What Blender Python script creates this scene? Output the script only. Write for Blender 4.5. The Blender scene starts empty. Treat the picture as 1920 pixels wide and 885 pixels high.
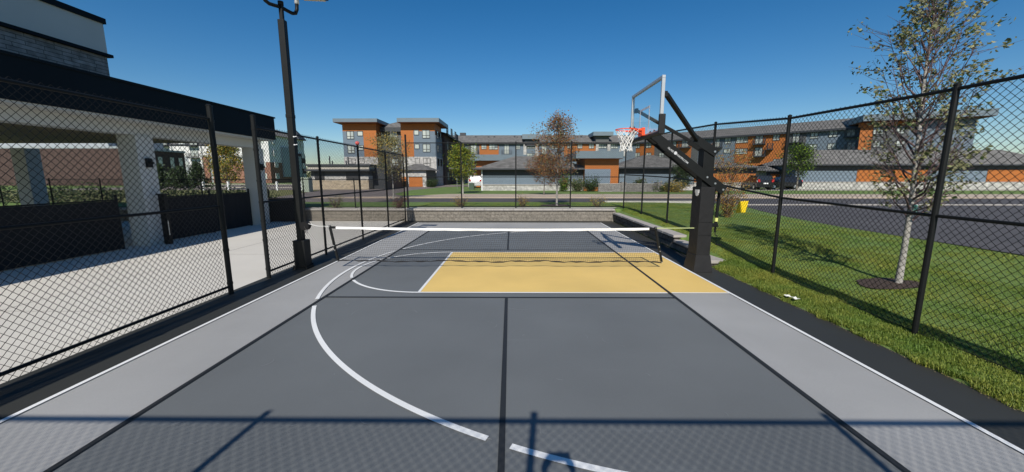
import bpy, bmesh, math, random
import numpy as np
from mathutils import Vector, Matrix
random.seed(7)
R = math.radians
C = bpy.context.scene.collection
S = bpy.context.scene

# ------------------------------------------------------------------ camera
CAMZ, F, CX, CY = 2.08, 710.0, 960.0, 442.5
PITCH = math.atan((442.5-331.0)/F)
YAW = math.atan(6.0/F*math.cos(PITCH))
cam_d = bpy.data.cameras.new('camera'); cam = bpy.data.objects.new('camera', cam_d); C.objects.link(cam)
cam_d.sensor_width = 36.0; cam_d.lens = 36.0*F/1920.0
cam_d.clip_start = 0.02; cam_d.clip_end = 2000
cam.location = (0, 0, CAMZ)
cam.rotation_euler = (R(90)-PITCH, 0, YAW)
S.camera = cam
S.render.resolution_x = 1024; S.render.resolution_y = 472
MC = (Matrix.Rotation(YAW, 3, 'Z') @ Matrix.Rotation(R(90)-PITCH, 3, 'X'))
EYE = Vector((0, 0, CAMZ))
def ray(px, py): return MC @ Vector(((px-CX)/F, (CY-py)/F, -1.0))
def atY(px, py, Y):
    d = ray(px, py); return EYE + d*(Y/d.y)
def atX(px, py, X):
    d = ray(px, py); return EYE + d*(X/d.x)
def atZ(px, py, z):
    d = ray(px, py); return EYE + d*((z-CAMZ)/d.z)

# ------------------------------------------------------------------ materials
MATS = {}
def nt(name):
    m = bpy.data.materials.new(name); m.use_nodes = True
    n = m.node_tree.nodes; l = m.node_tree.links
    return m, n, l, n['Principled BSDF']
def pbr(name, col, rough=0.6, var=0.12, scale=3.0, bump=0.0, bscale=None, metal=0.0, spec=0.5, col2=None, detail=5):
    if name in MATS: return MATS[name]
    m, n, l, b = nt(name)
    b.inputs['Roughness'].default_value = rough; b.inputs['Metallic'].default_value = metal
    b.inputs['Specular IOR Level'].default_value = spec
    tc = n.new('ShaderNodeTexCoord')
    if var > 0 or col2:
        nz = n.new('ShaderNodeTexNoise'); nz.inputs['Scale'].default_value = scale; nz.inputs['Detail'].default_value = detail
        l.new(tc.outputs['Object'], nz.inputs['Vector'])
        cr = n.new('ShaderNodeValToRGB'); cr.color_ramp.elements[0].position = 0.3; cr.color_ramp.elements[1].position = 0.7
        c2 = col2 or tuple(min(1, c*(1+var)) for c in col)
        c1 = col if col2 else tuple(c*(1-var) for c in col)
        cr.color_ramp.elements[0].color = (*c1, 1); cr.color_ramp.elements[1].color = (*c2, 1)
        l.new(nz.outputs['Fac'], cr.inputs['Fac']); l.new(cr.outputs['Color'], b.inputs['Base Color'])
    else:
        b.inputs['Base Color'].default_value = (*col, 1)
    if bump > 0:
        n2 = n.new('ShaderNodeTexNoise'); n2.inputs['Scale'].default_value = bscale or scale*12; n2.inputs['Detail'].default_value = 6
        l.new(tc.outputs['Object'], n2.inputs['Vector'])
        bp = n.new('ShaderNodeBump'); bp.inputs['Strength'].default_value = bump; bp.inputs['Distance'].default_value = 0.02
        l.new(n2.outputs['Fac'], bp.inputs['Height']); l.new(bp.outputs['Normal'], b.inputs['Normal'])
    MATS[name] = m; return m
def masonry(name, c1, c2, mortar, bw=0.4, bh=0.15, rough=0.9, msize=0.012, bump=0.5, dark=None, nscale=4.0):
    """courses of stone or brick laid in the plane of any upright wall"""
    if name in MATS: return MATS[name]
    m, n, l, b = nt(name); b.inputs['Roughness'].default_value = rough; b.inputs['Specular IOR Level'].default_value = 0.2
    tc = n.new('ShaderNodeTexCoord'); sx = n.new('ShaderNodeSeparateXYZ'); l.new(tc.outputs['Object'], sx.inputs[0])
    ad = n.new('ShaderNodeMath'); ad.operation = 'ADD'; l.new(sx.outputs['X'], ad.inputs[0]); l.new(sx.outputs['Y'], ad.inputs[1])
    cb = n.new('ShaderNodeCombineXYZ'); l.new(ad.outputs[0], cb.inputs['X']); l.new(sx.outputs['Z'], cb.inputs['Y'])
    br = n.new('ShaderNodeTexBrick'); l.new(cb.outputs[0], br.inputs['Vector'])
    br.inputs['Scale'].default_value = 1.0; br.inputs['Brick Width'].default_value = bw; br.inputs['Row Height'].default_value = bh
    br.inputs['Mortar Size'].default_value = msize; br.inputs['Color1'].default_value = (*c1, 1); br.inputs['Color2'].default_value = (*c2, 1)
    br.inputs['Mortar'].default_value = (*mortar, 1); br.offset = 0.43; br.squash = 1.6; br.squash_frequency = 3
    nz = n.new('ShaderNodeTexNoise'); nz.inputs['Scale'].default_value = nscale; nz.inputs['Detail'].default_value = 7; l.new(tc.outputs['Object'], nz.inputs['Vector'])
    mx = n.new('ShaderNodeMixRGB'); mx.blend_type = 'MULTIPLY'; mx.inputs['Fac'].default_value = 0.8
    cr = n.new('ShaderNodeValToRGB'); cr.color_ramp.elements[0].position = 0.3; cr.color_ramp.elements[0].color = (.55, .55, .55, 1)
    cr.color_ramp.elements[1].position = 0.65; cr.color_ramp.elements[1].color = (1.15, 1.15, 1.15, 1)
    l.new(nz.outputs['Fac'], cr.inputs['Fac']); l.new(br.outputs['Color'], mx.inputs['Color1']); l.new(cr.outputs['Color'], mx.inputs['Color2'])
    l.new(mx.outputs[0], b.inputs['Base Color'])
    bp = n.new('ShaderNodeBump'); bp.inputs['Strength'].default_value = bump; bp.inputs['Distance'].default_value = 0.03
    mh = n.new('ShaderNodeMath'); mh.operation = 'MULTIPLY_ADD'; l.new(nz.outputs['Fac'], mh.inputs[0]); mh.inputs[1].default_value = 0.8
    iv = n.new('ShaderNodeMath'); iv.operation = 'SUBTRACT'; iv.inputs[0].default_value = 1.0; l.new(br.outputs['Fac'], iv.inputs[1])
    l.new(iv.outputs[0], mh.inputs[2]); l.new(mh.outputs[0], bp.inputs['Height']); l.new(bp.outputs['Normal'], b.inputs['Normal'])
    MATS[name] = m; return m
def siding(name, col, board=0.2, rough=0.65, var=0.1):
    """lapped boards: a narrow groove every board height"""
    if name in MATS: return MATS[name]
    m, n, l, b = nt(name); b.inputs['Roughness'].default_value = rough; b.inputs['Specular IOR Level'].default_value = 0.3
    tc = n.new('ShaderNodeTexCoord'); sx = n.new('ShaderNodeSeparateXYZ'); l.new(tc.outputs['Object'], sx.inputs[0])
    dv = n.new('ShaderNodeMath'); dv.operation = 'DIVIDE'; dv.inputs[1].default_value = board; l.new(sx.outputs['Z'], dv.inputs[0])
    fr = n.new('ShaderNodeMath'); fr.operation = 'FRACT'; l.new(dv.outputs[0], fr.inputs[0])
    fl = n.new('ShaderNodeMath'); fl.operation = 'FLOOR'; l.new(dv.outputs[0], fl.inputs[0])
    wn = n.new('ShaderNodeTexWhiteNoise'); wn.noise_dimensions = '1D'; l.new(fl.outputs[0], wn.inputs['W'])
    nz = n.new('ShaderNodeTexNoise'); nz.inputs['Scale'].default_value = 1.2; nz.inputs['Detail'].default_value = 5; l.new(tc.outputs['Object'], nz.inputs['Vector'])
    av = n.new('ShaderNodeMath'); av.operation = 'ADD'; l.new(wn.outputs['Value'], av.inputs[0]); l.new(nz.outputs['Fac'], av.inputs[1])
    mr = n.new('ShaderNodeMapRange'); mr.inputs['From Max'].default_value = 2.0; mr.inputs['To Min'].default_value = 1-var; mr.inputs['To Max'].default_value = 1+var
    l.new(av.outputs[0], mr.inputs['Value'])
    gr = n.new('ShaderNodeMath'); gr.operation = 'GREATER_THAN'; gr.inputs[1].default_value = 0.06; l.new(fr.outputs[0], gr.inputs[0])
    g2 = n.new('ShaderNodeMapRange'); g2.inputs['To Min'].default_value = 0.55; g2.inputs['To Max'].default_value = 1.0; l.new(gr.outputs[0], g2.inputs['Value'])
    mu = n.new('ShaderNodeMath'); mu.operation = 'MULTIPLY'; l.new(mr.outputs[0], mu.inputs[0]); l.new(g2.outputs[0], mu.inputs[1])
    vm = n.new('ShaderNodeVectorMath'); vm.operation = 'SCALE'; vm.inputs[0].default_value = col; l.new(mu.outputs[0], vm.inputs['Scale'])
    l.new(vm.outputs[0], b.inputs['Base Color'])
    bp = n.new('ShaderNodeBump'); bp.inputs['Strength'].default_value = 0.6; bp.inputs['Distance'].default_value = 0.02
    l.new(fr.outputs[0], bp.inputs['Height']); l.new(bp.outputs['Normal'], b.inputs['Normal'])
    MATS[name] = m; return m
def leafmat(name, c1, c2):
    if name in MATS: return MATS[name]
    m, n, l, b = nt(name); b.inputs['Roughness'].default_value = 0.55; b.inputs['Specular IOR Level'].default_value = 0.35
    ge = n.new('ShaderNodeNewGeometry'); cr = n.new('ShaderNodeValToRGB')
    cr.color_ramp.elements[0].color = (*c1, 1); cr.color_ramp.elements[1].color = (*c2, 1)
    l.new(ge.outputs['Random Per Island'], cr.inputs['Fac']); l.new(cr.outputs['Color'], b.inputs['Base Color'])
    tr = n.new('ShaderNodeBsdfTranslucent'); l.new(cr.outputs['Color'], tr.inputs['Color'])
    mx = n.new('ShaderNodeMixShader'); mx.inputs['Fac'].default_value = 0.3
    l.new(b.outputs[0], mx.inputs[1]); l.new(tr.outputs[0], mx.inputs[2]); l.new(mx.outputs[0], n['Material Output'].inputs['Surface'])
    MATS[name] = m; return m

def courtmat(name, col, rough=0.62, scuff=0.25):
    """acrylic court paint: fine grit, faint drying patches and a few pale rubs"""
    if name in MATS: return MATS[name]
    m, n, l, b = nt(name); b.inputs['Roughness'].default_value = rough; b.inputs['Specular IOR Level'].default_value = 0.4
    tc = n.new('ShaderNodeTexCoord')
    def noise(sc, de=4, vec=None):
        z = n.new('ShaderNodeTexNoise'); z.inputs['Scale'].default_value = sc; z.inputs['Detail'].default_value = de
        l.new(vec or tc.outputs['Object'], z.inputs['Vector']); return z
    def rng(src, a, b_, lo, hi):
        r = n.new('ShaderNodeMapRange'); r.inputs['From Min'].default_value = a; r.inputs['From Max'].default_value = b_
        r.inputs['To Min'].default_value = lo; r.inputs['To Max'].default_value = hi; l.new(src, r.inputs['Value']); return r.outputs[0]
    def mul(a, b_, op='MULTIPLY'):
        k = n.new('ShaderNodeMath'); k.operation = op; l.new(a, k.inputs[0]); l.new(b_, k.inputs[1]); return k.outputs[0]
    big = rng(noise(0.55, 5).outputs['Fac'], 0.3, 0.7, 0.90, 1.09)
    fine = rng(noise(160, 3).outputs['Fac'], 0.3, 0.7, 0.93, 1.07)
    mp = n.new('ShaderNodeMapping'); mp.inputs['Scale'].default_value = (0.35, 5.0, 1.0); mp.inputs['Rotation'].default_value = (0, 0, 0.5)
    l.new(tc.outputs['Object'], mp.inputs['Vector'])
    st = rng(noise(1.6, 7, mp.outputs[0]).outputs['Fac'], 0.66, 0.82, 1.0, 1.0+scuff)
    k = mul(mul(big, fine), st)
    vm = n.new('ShaderNodeVectorMath'); vm.operation = 'SCALE'; vm.inputs[0].default_value = col; l.new(k, vm.inputs['Scale']); l.new(vm.outputs[0], b.inputs['Base Color'])
    bp = n.new('ShaderNodeBump'); bp.inputs['Strength'].default_value = 0.25; bp.inputs['Distance'].default_value = 0.004
    l.new(noise(420, 2).outputs['Fac'], bp.inputs['Height']); l.new(bp.outputs['Normal'], b.inputs['Normal'])
    MATS[name] = m; return m

M = dict(
 pad=courtmat('court_black', (.034,.035,.032)), dark=courtmat('court_dark_grey', (.142,.152,.155)),
 light=courtmat('court_light_grey', (.345,.345,.338), scuff=.12), yellow=courtmat('court_yellow', (.76,.53,.17), scuff=.05),
 white=courtmat('line_white', (.78,.79,.78), scuff=0), black=courtmat('line_black', (.022,.024,.026)),
 patio=pbr('concrete_patio', (.60,.575,.52), .9, .05, .7, .1, 60), conc=pbr('concrete', (.46,.42,.36), .9, .1, 2, .2, 50),
 curb=pbr('concrete_curb', (.50,.48,.44), .9, .1, 2), walk=pbr('sidewalk', (.46,.37,.285), .9, .08, 1),
 asphalt=pbr('asphalt', (.075,.070,.072), .9, .15, .8, .3, 80), asphalt2=pbr('lot_asphalt', (.205,.172,.155), .9, .12, .6, .3, 80),
 lawn=pbr('lawn', (.095,.165,.033), .95, 0, 9, .8, 60, col2=(.165,.24,.055)),
 drylawn=pbr('dry_lawn', (.12,.13,.035), .95, 0, 5, .5, 60, col2=(.19,.18,.06)),
 mulch=pbr('mulch', (.045,.028,.02), .95, 0, 40, 1, 120, col2=(.09,.06,.045)),
 blk=pbr('black_powdercoat', (.010,.011,.011), .5, .1, 8, spec=.22), blk2=pbr('black_vinyl', (.010,.010,.011), .5, 0, spec=.25),
 padv=pbr('black_vinyl_pad', (.016,.016,.017), .55, .15, 5, .3, 7, spec=.3),
 screen=pbr('black_windscreen', (.008,.008,.009), .9, .2, 6, .3, 20),
 fascia=pbr('dark_fascia', (.004,.009,.014), .65, .1, 1, spec=.12),
 offwhite=pbr('offwhite_panel', (.52,.52,.49), .6, .03, 1), ceil=pbr('wood_soffit', (.30,.22,.10), .6, .1, 2),
 blkwall=masonry('block_wall', (.205,.188,.160), (.245,.222,.190), (.13,.118,.10), .42, .15, .95, .006, .6, nscale=14),
 cap=pbr('cap_stone', (.37,.345,.32), .95, .12, 8, .6, 40), drk=masonry('split_face_block', (.13,.115,.10), (.17,.15,.13), (.06,.055,.05), .42, .15, .95, .01, 1, nscale=10),
 blue=siding('blue_siding', (.150,.195,.240)), bluel=siding('light_blue_siding', (.17,.22,.27)), grey=siding('grey_siding', (.105,.110,.112)),
 orange=siding('orange_siding', (.40,.135,.034), .25), slab=pbr('blue_metal_fascia', (.135,.18,.21), .5, .05, 1),
 slabu=pbr('brown_soffit', (.16,.055,.025), .8, .05, 1), dkfas=pbr('charcoal_fascia', (.035,.04,.047), .6, .05, 1),
 shingle=masonry('roof_shingle', (.150,.146,.138), (.19,.184,.174), (.12,.117,.110), .5, .16, .95, .004, .2, nscale=2),
 stonew=masonry('pale_stone', (.42,.41,.39), (.60,.58,.55), (.36,.35,.33), .5, .22, .9, .01, .5, nscale=3),
 stoneb=masonry('beige_stone', (.50,.41,.29), (.58,.49,.36), (.36,.30,.22), .6, .2, .9, .01, .5, nscale=3),
 stoneg=masonry('ledge_stone', (.24,.225,.215), (.33,.31,.30), (.10,.095,.09), .46, .12, .9, .008, .8, nscale=5),
 brick=masonry('red_brick', (.26,.10,.065), (.33,.14,.09), (.28,.22,.18), .22, .07, .9, .01, .3, nscale=3),
 brickd=masonry('dark_brick', (.075,.045,.04), (.10,.06,.05), (.08,.07,.065), .22, .07, .9, .01, .3, nscale=3),
 wsid=siding('white_siding', (.72,.72,.70)), gsid=siding('pale_grey_siding', (.34,.37,.39)),
 frame=pbr('window_frame', (.03,.03,.032), .5, 0), wframe=pbr('white_frame', (.7,.7,.68), .5, 0),
 steel=pbr('galvanised', (.55,.56,.57), .35, .1, 10, metal=.8), wht=pbr('white_paint', (.78,.79,.8), .4, .03, 3),
 rim=pbr('orange_rim_paint', (.85,.085,.02), .4, .05, 8), cord=pbr('white_cord', (.80,.80,.78), .8, 0),
 netw=pbr('white_net_tape', (.85,.85,.83), .7, .03, 6), netb=pbr('black_net_cord', (.012,.012,.014), .8, 0),
 gr_frame=pbr('silver_frame', (.50,.52,.53), .4, .05, 6, metal=.4), ylw=pbr('yellow_plastic', (.88,.62,.0), .45, .05, 6),
 lime=pbr('lime_strap', (.42,.48,.22), .7, 0), bark=pbr('bark', (.19,.165,.135), .9, .25, 14, .6, 60), barkg=pbr('pale_bark', (.36,.34,.31), .9, .25, 18, .6, 60),
 twig=pbr('purple_twig', (.13,.085,.085), .9, .2, 20), mint=pbr('mint_paint', (.25,.62,.48), .6, 0),
 carw=pbr('white_car_paint', (.55,.56,.57), .25, 0, spec=.6), carb=pbr('black_car_paint', (.012,.013,.017), .2, 0, spec=.6),
 tyre=pbr('tyre_rubber', (.015,.015,.015), .8, 0), redl=pbr('red_lamp', (.5,.02,.02), .3, 0), glassd=pbr('dark_glass', (.02,.025,.03), .08, 0, spec=.8),
 led=pbr('led_lens', (.66,.62,.50), .3, .2, 30), skin=pbr('skin', (.50,.30,.21), .55, .05, 8), shirt=pbr('navy_shirt', (.03,.04,.08), .85, .1, 8, .3, 40),
 trousers=pbr('grey_trousers', (.10,.10,.11), .85, .1, 8), hair=pbr('dark_hair', (.03,.02,.015), .7, .2, 30), phone=pbr('phone_shell', (.02,.02,.022), .3, 0),
 lettw=pbr('decal_white', (.55,.56,.57), .5, .1, 30), red=pbr('faded_red', (.55,.10,.09), .6, .1, 20), paper=pbr('paper', (.80,.80,.72), .8, .05, 20),
)
def panemat():
    m, n, l, b = nt('window_pane'); ge = n.new('ShaderNodeNewGeometry'); cr = n.new('ShaderNodeValToRGB')
    e = cr.color_ramp.elements; e[0].color = (.46,.50,.46,1); e[1].color = (.62,.64,.58,1); e[1].position = .6
    cr.color_ramp.interpolation = 'CONSTANT'; x = e.new(.75); x.color = (.16,.19,.20,1); x = e.new(.9); x.color = (.36,.40,.38,1)
    l.new(ge.outputs['Random Per Island'], cr.inputs['Fac']); l.new(cr.outputs['Color'], b.inputs['Base Color'])
    b.inputs['Roughness'].default_value = .12; return m
M['pane'] = panemat()
def glassmat():
    m, n, l, b = nt('clear_acrylic'); n.remove(b)
    t = n.new('ShaderNodeBsdfTransparent'); t.inputs[0].default_value = (.94,.965,.97,1)
    g = n.new('ShaderNodeBsdfGlossy'); g.inputs['Roughness'].default_value = .03
    mx = n.new('ShaderNodeMixShader'); mx.inputs[0].default_value = .11; l.new(t.outputs[0], mx.inputs[1]); l.new(g.outputs[0], mx.inputs[2])
    l.new(mx.outputs[0], n['Material Output'].inputs['Surface']); return m
M['glass'] = glassmat()

# ------------------------------------------------------------------ object helpers
def tag(o, label=None, cat=None, group=None, kind=None):
    if label: o['label'] = label
    if cat: o['category'] = cat
    if group: o['group'] = group
    if kind: o['kind'] = kind
    return o
def thing(name, label, cat, loc=(0,0,0), rz=0, group=None):
    o = bpy.data.objects.new(name, None); C.objects.link(o); o.location = loc; o.rotation_euler = (0,0,rz)
    o.empty_display_size = .2
    return tag(o, label, cat, group)
class MB:
    """collects shapes, links them as ONE mesh object; world coordinates unless the parent is rotated (then local)"""
    def __init__(s): s.v = []; s.f = []; s.mi = []
    def add(s, vs, fs, mi=0):
        b = len(s.v); s.v += [tuple(p) for p in vs]; s.f += [tuple(b+i for i in f) for f in fs]; s.mi += [mi]*len(fs); return s
    def hexa(s, p, mi=0):
        return s.add(p, [(0,3,2,1),(4,5,6,7),(0,1,5,4),(1,2,6,5),(2,3,7,6),(3,0,4,7)], mi)
    def box(s, x0, x1, y0, y1, z0, z1, mi=0):
        return s.hexa([(x0,y0,z0),(x1,y0,z0),(x1,y1,z0),(x0,y1,z0),(x0,y0,z1),(x1,y0,z1),(x1,y1,z1),(x0,y1,z1)], mi)
    def mbox(s, mp, u0, u1, o0, o1, z0, z1, mi=0):
        return s.hexa([mp(u0,o0,z0),mp(u1,o0,z0),mp(u1,o1,z0),mp(u0,o1,z0),mp(u0,o0,z1),mp(u1,o0,z1),mp(u1,o1,z1),mp(u0,o1,z1)], mi)
    def quad(s, a, b, c, d, mi=0): return s.add([a,b,c,d], [(0,1,2,3)], mi)
    def tube(s, pts, rad, n=8, mi=0, caps=True):
        pts = [Vector(p) for p in pts]; k = len(pts)
        if not hasattr(rad, '__len__'): rad = [rad]*k
        rings = []; up = None
        for i, p in enumerate(pts):
            t = (pts[min(i+1,k-1)]-pts[max(i-1,0)])
            if t.length < 1e-9: t = Vector((0,0,1))
            t.normalize()
            if up is None: up = Vector((0,0,1)) if abs(t.z) < .9 else Vector((1,0,0))
            a = t.cross(up)
            if a.length < 1e-6: a = t.cross(Vector((0,1,.3)))
            a.normalize(); b = t.cross(a); up = -b if False else up
            rings.append([tuple(p + (a*math.cos(q)+b*math.sin(q))*rad[i]) for q in [2*math.pi*(j+.5)/n for j in range(n)]])
        base = len(s.v)
        for r in rings: s.v += r
        for i in range(k-1):
            for j in range(n):
                s.f.append((base+i*n+j, base+i*n+(j+1)%n, base+(i+1)*n+(j+1)%n, base+(i+1)*n+j)); s.mi.append(mi)
        if caps:
            s.f.append(tuple(base+j for j in range(n))[::-1]); s.mi.append(mi)
            s.f.append(tuple(base+(k-1)*n+j for j in range(n))); s.mi.append(mi)
        return s
    def beam(s, a, b, w, h, mi=0):
        """rectangular bar a->b, w across (horizontal), h the other way"""
        a = Vector(a); b = Vector(b); t = (b-a).normalized(); side = t.cross(Vector((0,0,1)))
        if side.length < 1e-4: side = Vector((1,0,0))
        side.normalize(); up = side.cross(t); sw = side*(w/2); uh = up*(h/2)
        return s.hexa([a-sw-uh, a+sw-uh, b+sw-uh, b-sw-uh, a-sw+uh, a+sw+uh, b+sw+uh, b-sw+uh], mi)
    def prism(s, poly, ax, lo, hi, mi=0):
        """polygon extruded along axis: ax='y' poly=(x,z); ax='z' poly=(x,y); ax='x' poly=(y,z)"""
        def pt(p, q): return {'y': (p[0],q,p[1]), 'z': (p[0],p[1],q), 'x': (q,p[0],p[1])}[ax]
        n = len(poly); vs = [pt(p,lo) for p in poly]+[pt(p,hi) for p in poly]
        fs = [tuple(range(n)), tuple(range(2*n-1,n-1,-1))]+[(i,(i+1)%n,n+(i+1)%n,n+i) for i in range(n)]
        return s.add(vs, fs, mi)
    def build(s, name, mat, parent=None, bevel=0, smooth=False, local=False, subs=0, recalc=True):
        off = Vector((0,0,0))
        if parent is not None and not local:
            q = parent
            while q: off += q.location; q = q.parent
        me = bpy.data.meshes.new(name)
        me.from_pydata([tuple(Vector(p)-off) for p in s.v], [], s.f)
        for m in (mat if isinstance(mat, (list,tuple)) else [mat]): me.materials.append(m)
        me.polygons.foreach_set('material_index', s.mi)
        if recalc:
            bm = bmesh.new(); bm.from_mesh(me); bmesh.ops.recalc_face_normals(bm, faces=bm.faces); bm.to_mesh(me); bm.free()
        if smooth: me.polygons.foreach_set('use_smooth', [True]*len(me.polygons))
        me.update()
        o = bpy.data.objects.new(name, me); C.objects.link(o)
        if parent is not None: o.parent = parent
        if bevel:
            b = o.modifiers.new('bevel', 'BEVEL'); b.width = bevel; b.segments = 2; b.limit_method = 'ANGLE'
        if subs:
            b = o.modifiers.new('sub', 'SUBSURF'); b.levels = subs; b.render_levels = subs
        return o
def struct(o): o['kind'] = 'structure'; return o

# ------------------------------------------------------------------ ground
def lerp(x, xs, ys):
    if x <= xs[0]: return ys[0]
    for i in range(len(xs)-1):
        if x <= xs[i+1]: return ys[i]+(ys[i+1]-ys[i])*(x-xs[i])/(xs[i+1]-xs[i])
    return ys[-1]
def fbase(Y): return lerp(Y, [0,4.7,7.5,8.7,9.9,10.9,13,15.6,17.5,18.2], [.0,.04,.11,.19,.33,.42,.49,.55,.58,.60])
ROADZ = .45
def H(X, Y):
    far = lerp(Y, [18,20,23.5,24.5], [.56,.54,.50,ROADZ])
    if Y >= 17.92: return lerp(X, [8,11.0], [far, min(far,.432)])
    if X < 4.52: return -.03
    b = fbase(Y)
    if Y > 8.6:
        cap = lerp(Y, [8.6,9.8,9.9,10.9,10.95], [.08,.10,.24,.26,.38])
        z = -.03 if X < 4.76 else lerp(X, [4.79,5.2], [cap, b])
    else:
        z = lerp(X, [4.52,4.62,5.2], [-.005,.02,b])
    if X > 5.2: z = lerp(X, [5.2,8,11], [b, b*.55+.19, .432])
    if Y < 3 and X < 8: z *= max(0, Y/3)
    return z
def lines(segs):
    out = []
    for a, b, st in segs:
        n = max(1, int(round((b-a)/st))); out += [a+(b-a)*i/n for i in range(n)]
    return out+[segs[-1][1]]
gx = lines([(-900,-100,200),(-100,-20,20),(-20,4.4,4),(4.4,4.5,.1),(4.5,5.3,.1),(5.3,14,.4),(14,40,4),(40,100,20),(100,900,200)])
gy = lines([(-300,-20,70),(-20,-1,4),(-1,2.5,.5),(2.5,17.8,.2),(17.8,18.0,.1),(18,25,.5),(25,100,10),(100,1500,280)])
mb = MB()
for y in gy:
    for x in gx: mb.v.append((x, y, H(x, y)))
nx = len(gx)
for j in range(len(gy)-1):
    for i in range(nx-1):
        mb.f.append((j*nx+i, j*nx+i+1, (j+1)*nx+i+1, (j+1)*nx+i)); mb.mi.append(0)
struct(mb.build('ground', M['lawn'], smooth=False, recalc=False))

# court pad and paint
L = .004
def sheet(name, mat, rects, z):
    mb = MB()
    for x0,x1,y0,y1 in rects: mb.quad((x0,y0,z),(x1,y0,z),(x1,y1,z),(x0,y1,z))
    return struct(mb.build(name, mat))
XL, XR, YT = -4.39, 3.86, 17.04
mb = MB(); mb.box(-5.22, 4.56, -1.6, 17.8, -.06, 0); struct(mb.build('court_pad', M['pad']))
BL, BR, KN, KF, BN, BF = -3.31, 2.775, 6.30, 10.60, 1.75, 15.15
sheet('court_border_paint', M['light'], [(XL,XR,-.2,YT)], L)
sheet('court_playing_paint', M['dark'], [(BL,BR,BN,BF)], 2*L)
FX, K0, K1 = -1.74, 6.585, 10.27
sheet('key_paint', M['yellow'], [(FX,XR,K0,K1)], 3*L)
w = .05
mb = MB()
def ln(x0,x1,y0,y1,z): mb.quad((x0,y0,z),(x1,y0,z),(x1,y1,z),(x0,y1,z))
z4 = 4*L
ln(XL-w/2,XL+w/2,-.2,YT-w/2,z4); ln(XR-w/2,XR+w/2,-.2,YT-w/2,z4); ln(XL-w/2,XR+w/2,YT-w/2,YT+w/2,z4)
def gapped(y0,y1,x0,x1,z):
    cur = x0
    for g in (BL, BR):
        if cur < g < x1: ln(cur, g-.04, y0, y1, z); cur = g+.04
    ln(cur, x1, y0, y1, z)
gapped(K0-w/2,K0+w/2,FX,XR-w/2,z4); gapped(K1-w/2,K1+w/2,FX,XR-w/2,z4); ln(FX-w/2,FX+w/2,K0+w/2,K1-w/2,z4)
def arc(cx, cy, r, a0, a1, z, blockers, wd=.055, n=160):
    for i in range(n):
        a, b = a0+(a1-a0)*i/n, a0+(a1-a0)*(i+1)/n; am = (a+b)/2
        mx, my = cx+r*math.cos(am), cy+r*math.sin(am)
        if any(t(mx,my) for t in blockers): continue
        p = [(cx+q*math.cos(t), cy+q*math.sin(t), z) for q, t in ((r-wd/2,a),(r+wd/2,a),(r+wd/2,b),(r-wd/2,b))]
        mb.quad(*p)
arc(FX, (K0+K1)/2, (K1-K0)/2, R(90), R(270), z4, [lambda x,y: abs(x-BL)<.05], n=90)
arc(2.36, 8.26, 6.10, R(180), R(264), z4, [lambda x,y: abs(x-BL)<.07, lambda x,y: abs(x-(-.13))<.10 and y<KN], wd=.062, n=300)
arc(2.70, 8.26, 6.44, R(96), R(180), z4, [lambda x,y: abs(x-BL)<.07, lambda x,y: abs(x-(-.13))<.10 and y<KN, lambda x,y: abs(x+.24)<.08 and y>KF], wd=.062, n=400)
struct(mb.build('white_court_lines', M['white']))
mb = MB(); z5 = 5*L
ln(BL-.025,BL+.025,BN,BF,z5); ln(BR-.025,BR+.025,BN,BF,z5)
for y in (KN,KF,BF): ln(BL+.025,BR-.025,y-.02,y+.02,z5)
mb.quad((-.115,BN,z5),(-.065,BN,z5),(-.125,KN-.02,z5),(-.175,KN-.02,z5))
mb.quad((-.235,KF+.02,z5),(-.185,KF+.02,z5),(-.225,BF-.02,z5),(-.275,BF-.02,z5))
struct(mb.build('black_court_lines', M['black']))

# rubbed ball and shoe marks
rng = random.Random(77); mb = MB()
def scuff(cx, cy, ln_, a0, bend, wd):
    k = 8; pts = []
    for i in range(k+1):
        q = i/k-.5; a = a0+bend*q; pts.append((cx+ln_*q*math.cos(a), cy+ln_*q*math.sin(a), a, wd*math.sin(math.pi*(i+.3)/(k+.6))))
    for (x,y,a,w0),(x2,y2,a2,w2) in zip(pts[:-1],pts[1:]):
        mb.quad((x-w0*math.sin(a),y+w0*math.cos(a),.0125),(x+w0*math.sin(a),y-w0*math.cos(a),.0125),(x2+w2*math.sin(a2),y2-w2*math.cos(a2),.0125),(x2-w2*math.sin(a2),y2+w2*math.cos(a2),.0125))
scuff(.02, 5.72, .42, -.25, .5, .004); scuff(-2.75, 3.95, .22, 1.2, 1.2, .004); scuff(2.05, 13.2, .9, 2.0, .2, .006)
for i in range(26): scuff(rng.uniform(-2.9,2.5), rng.uniform(2.6,6.1), rng.uniform(.04,.22), rng.uniform(0,6.3), rng.uniform(-1,1), rng.uniform(.001,.003))
struct(mb.build('scuff_marks', courtmat('scuffed_paint', (.27,.28,.285)), recalc=False))
# patio, roads
mb = MB(); mb.box(-30, -5.225, -6, 17.74, -.08, -.002)
struct(mb.build('patio', M['patio']))
mb = MB()
for yy in (1.2, 5.6, 10.0, 14.4): mb.box(-11, -5.225, yy, yy+.012, -.001, .0005)
for xx in (-8.1,): mb.box(xx, xx+.012, -2, 17.7, -.001, .0007)
struct(mb.build('patio_joints', pbr('joint', (.25,.23,.21), .95, 0)))
def poly(name, mat, pts, z):
    mb = MB(); mb.add([(x,y,z) for x,y in pts], [tuple(range(len(pts)))]); return struct(mb.build(name, mat))
def solid(name, mat, pts, z0, z1):
    mb = MB(); mb.prism(pts, 'z', z0, z1); return struct(mb.build(name, mat))
rz = ROADZ+.01
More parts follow.
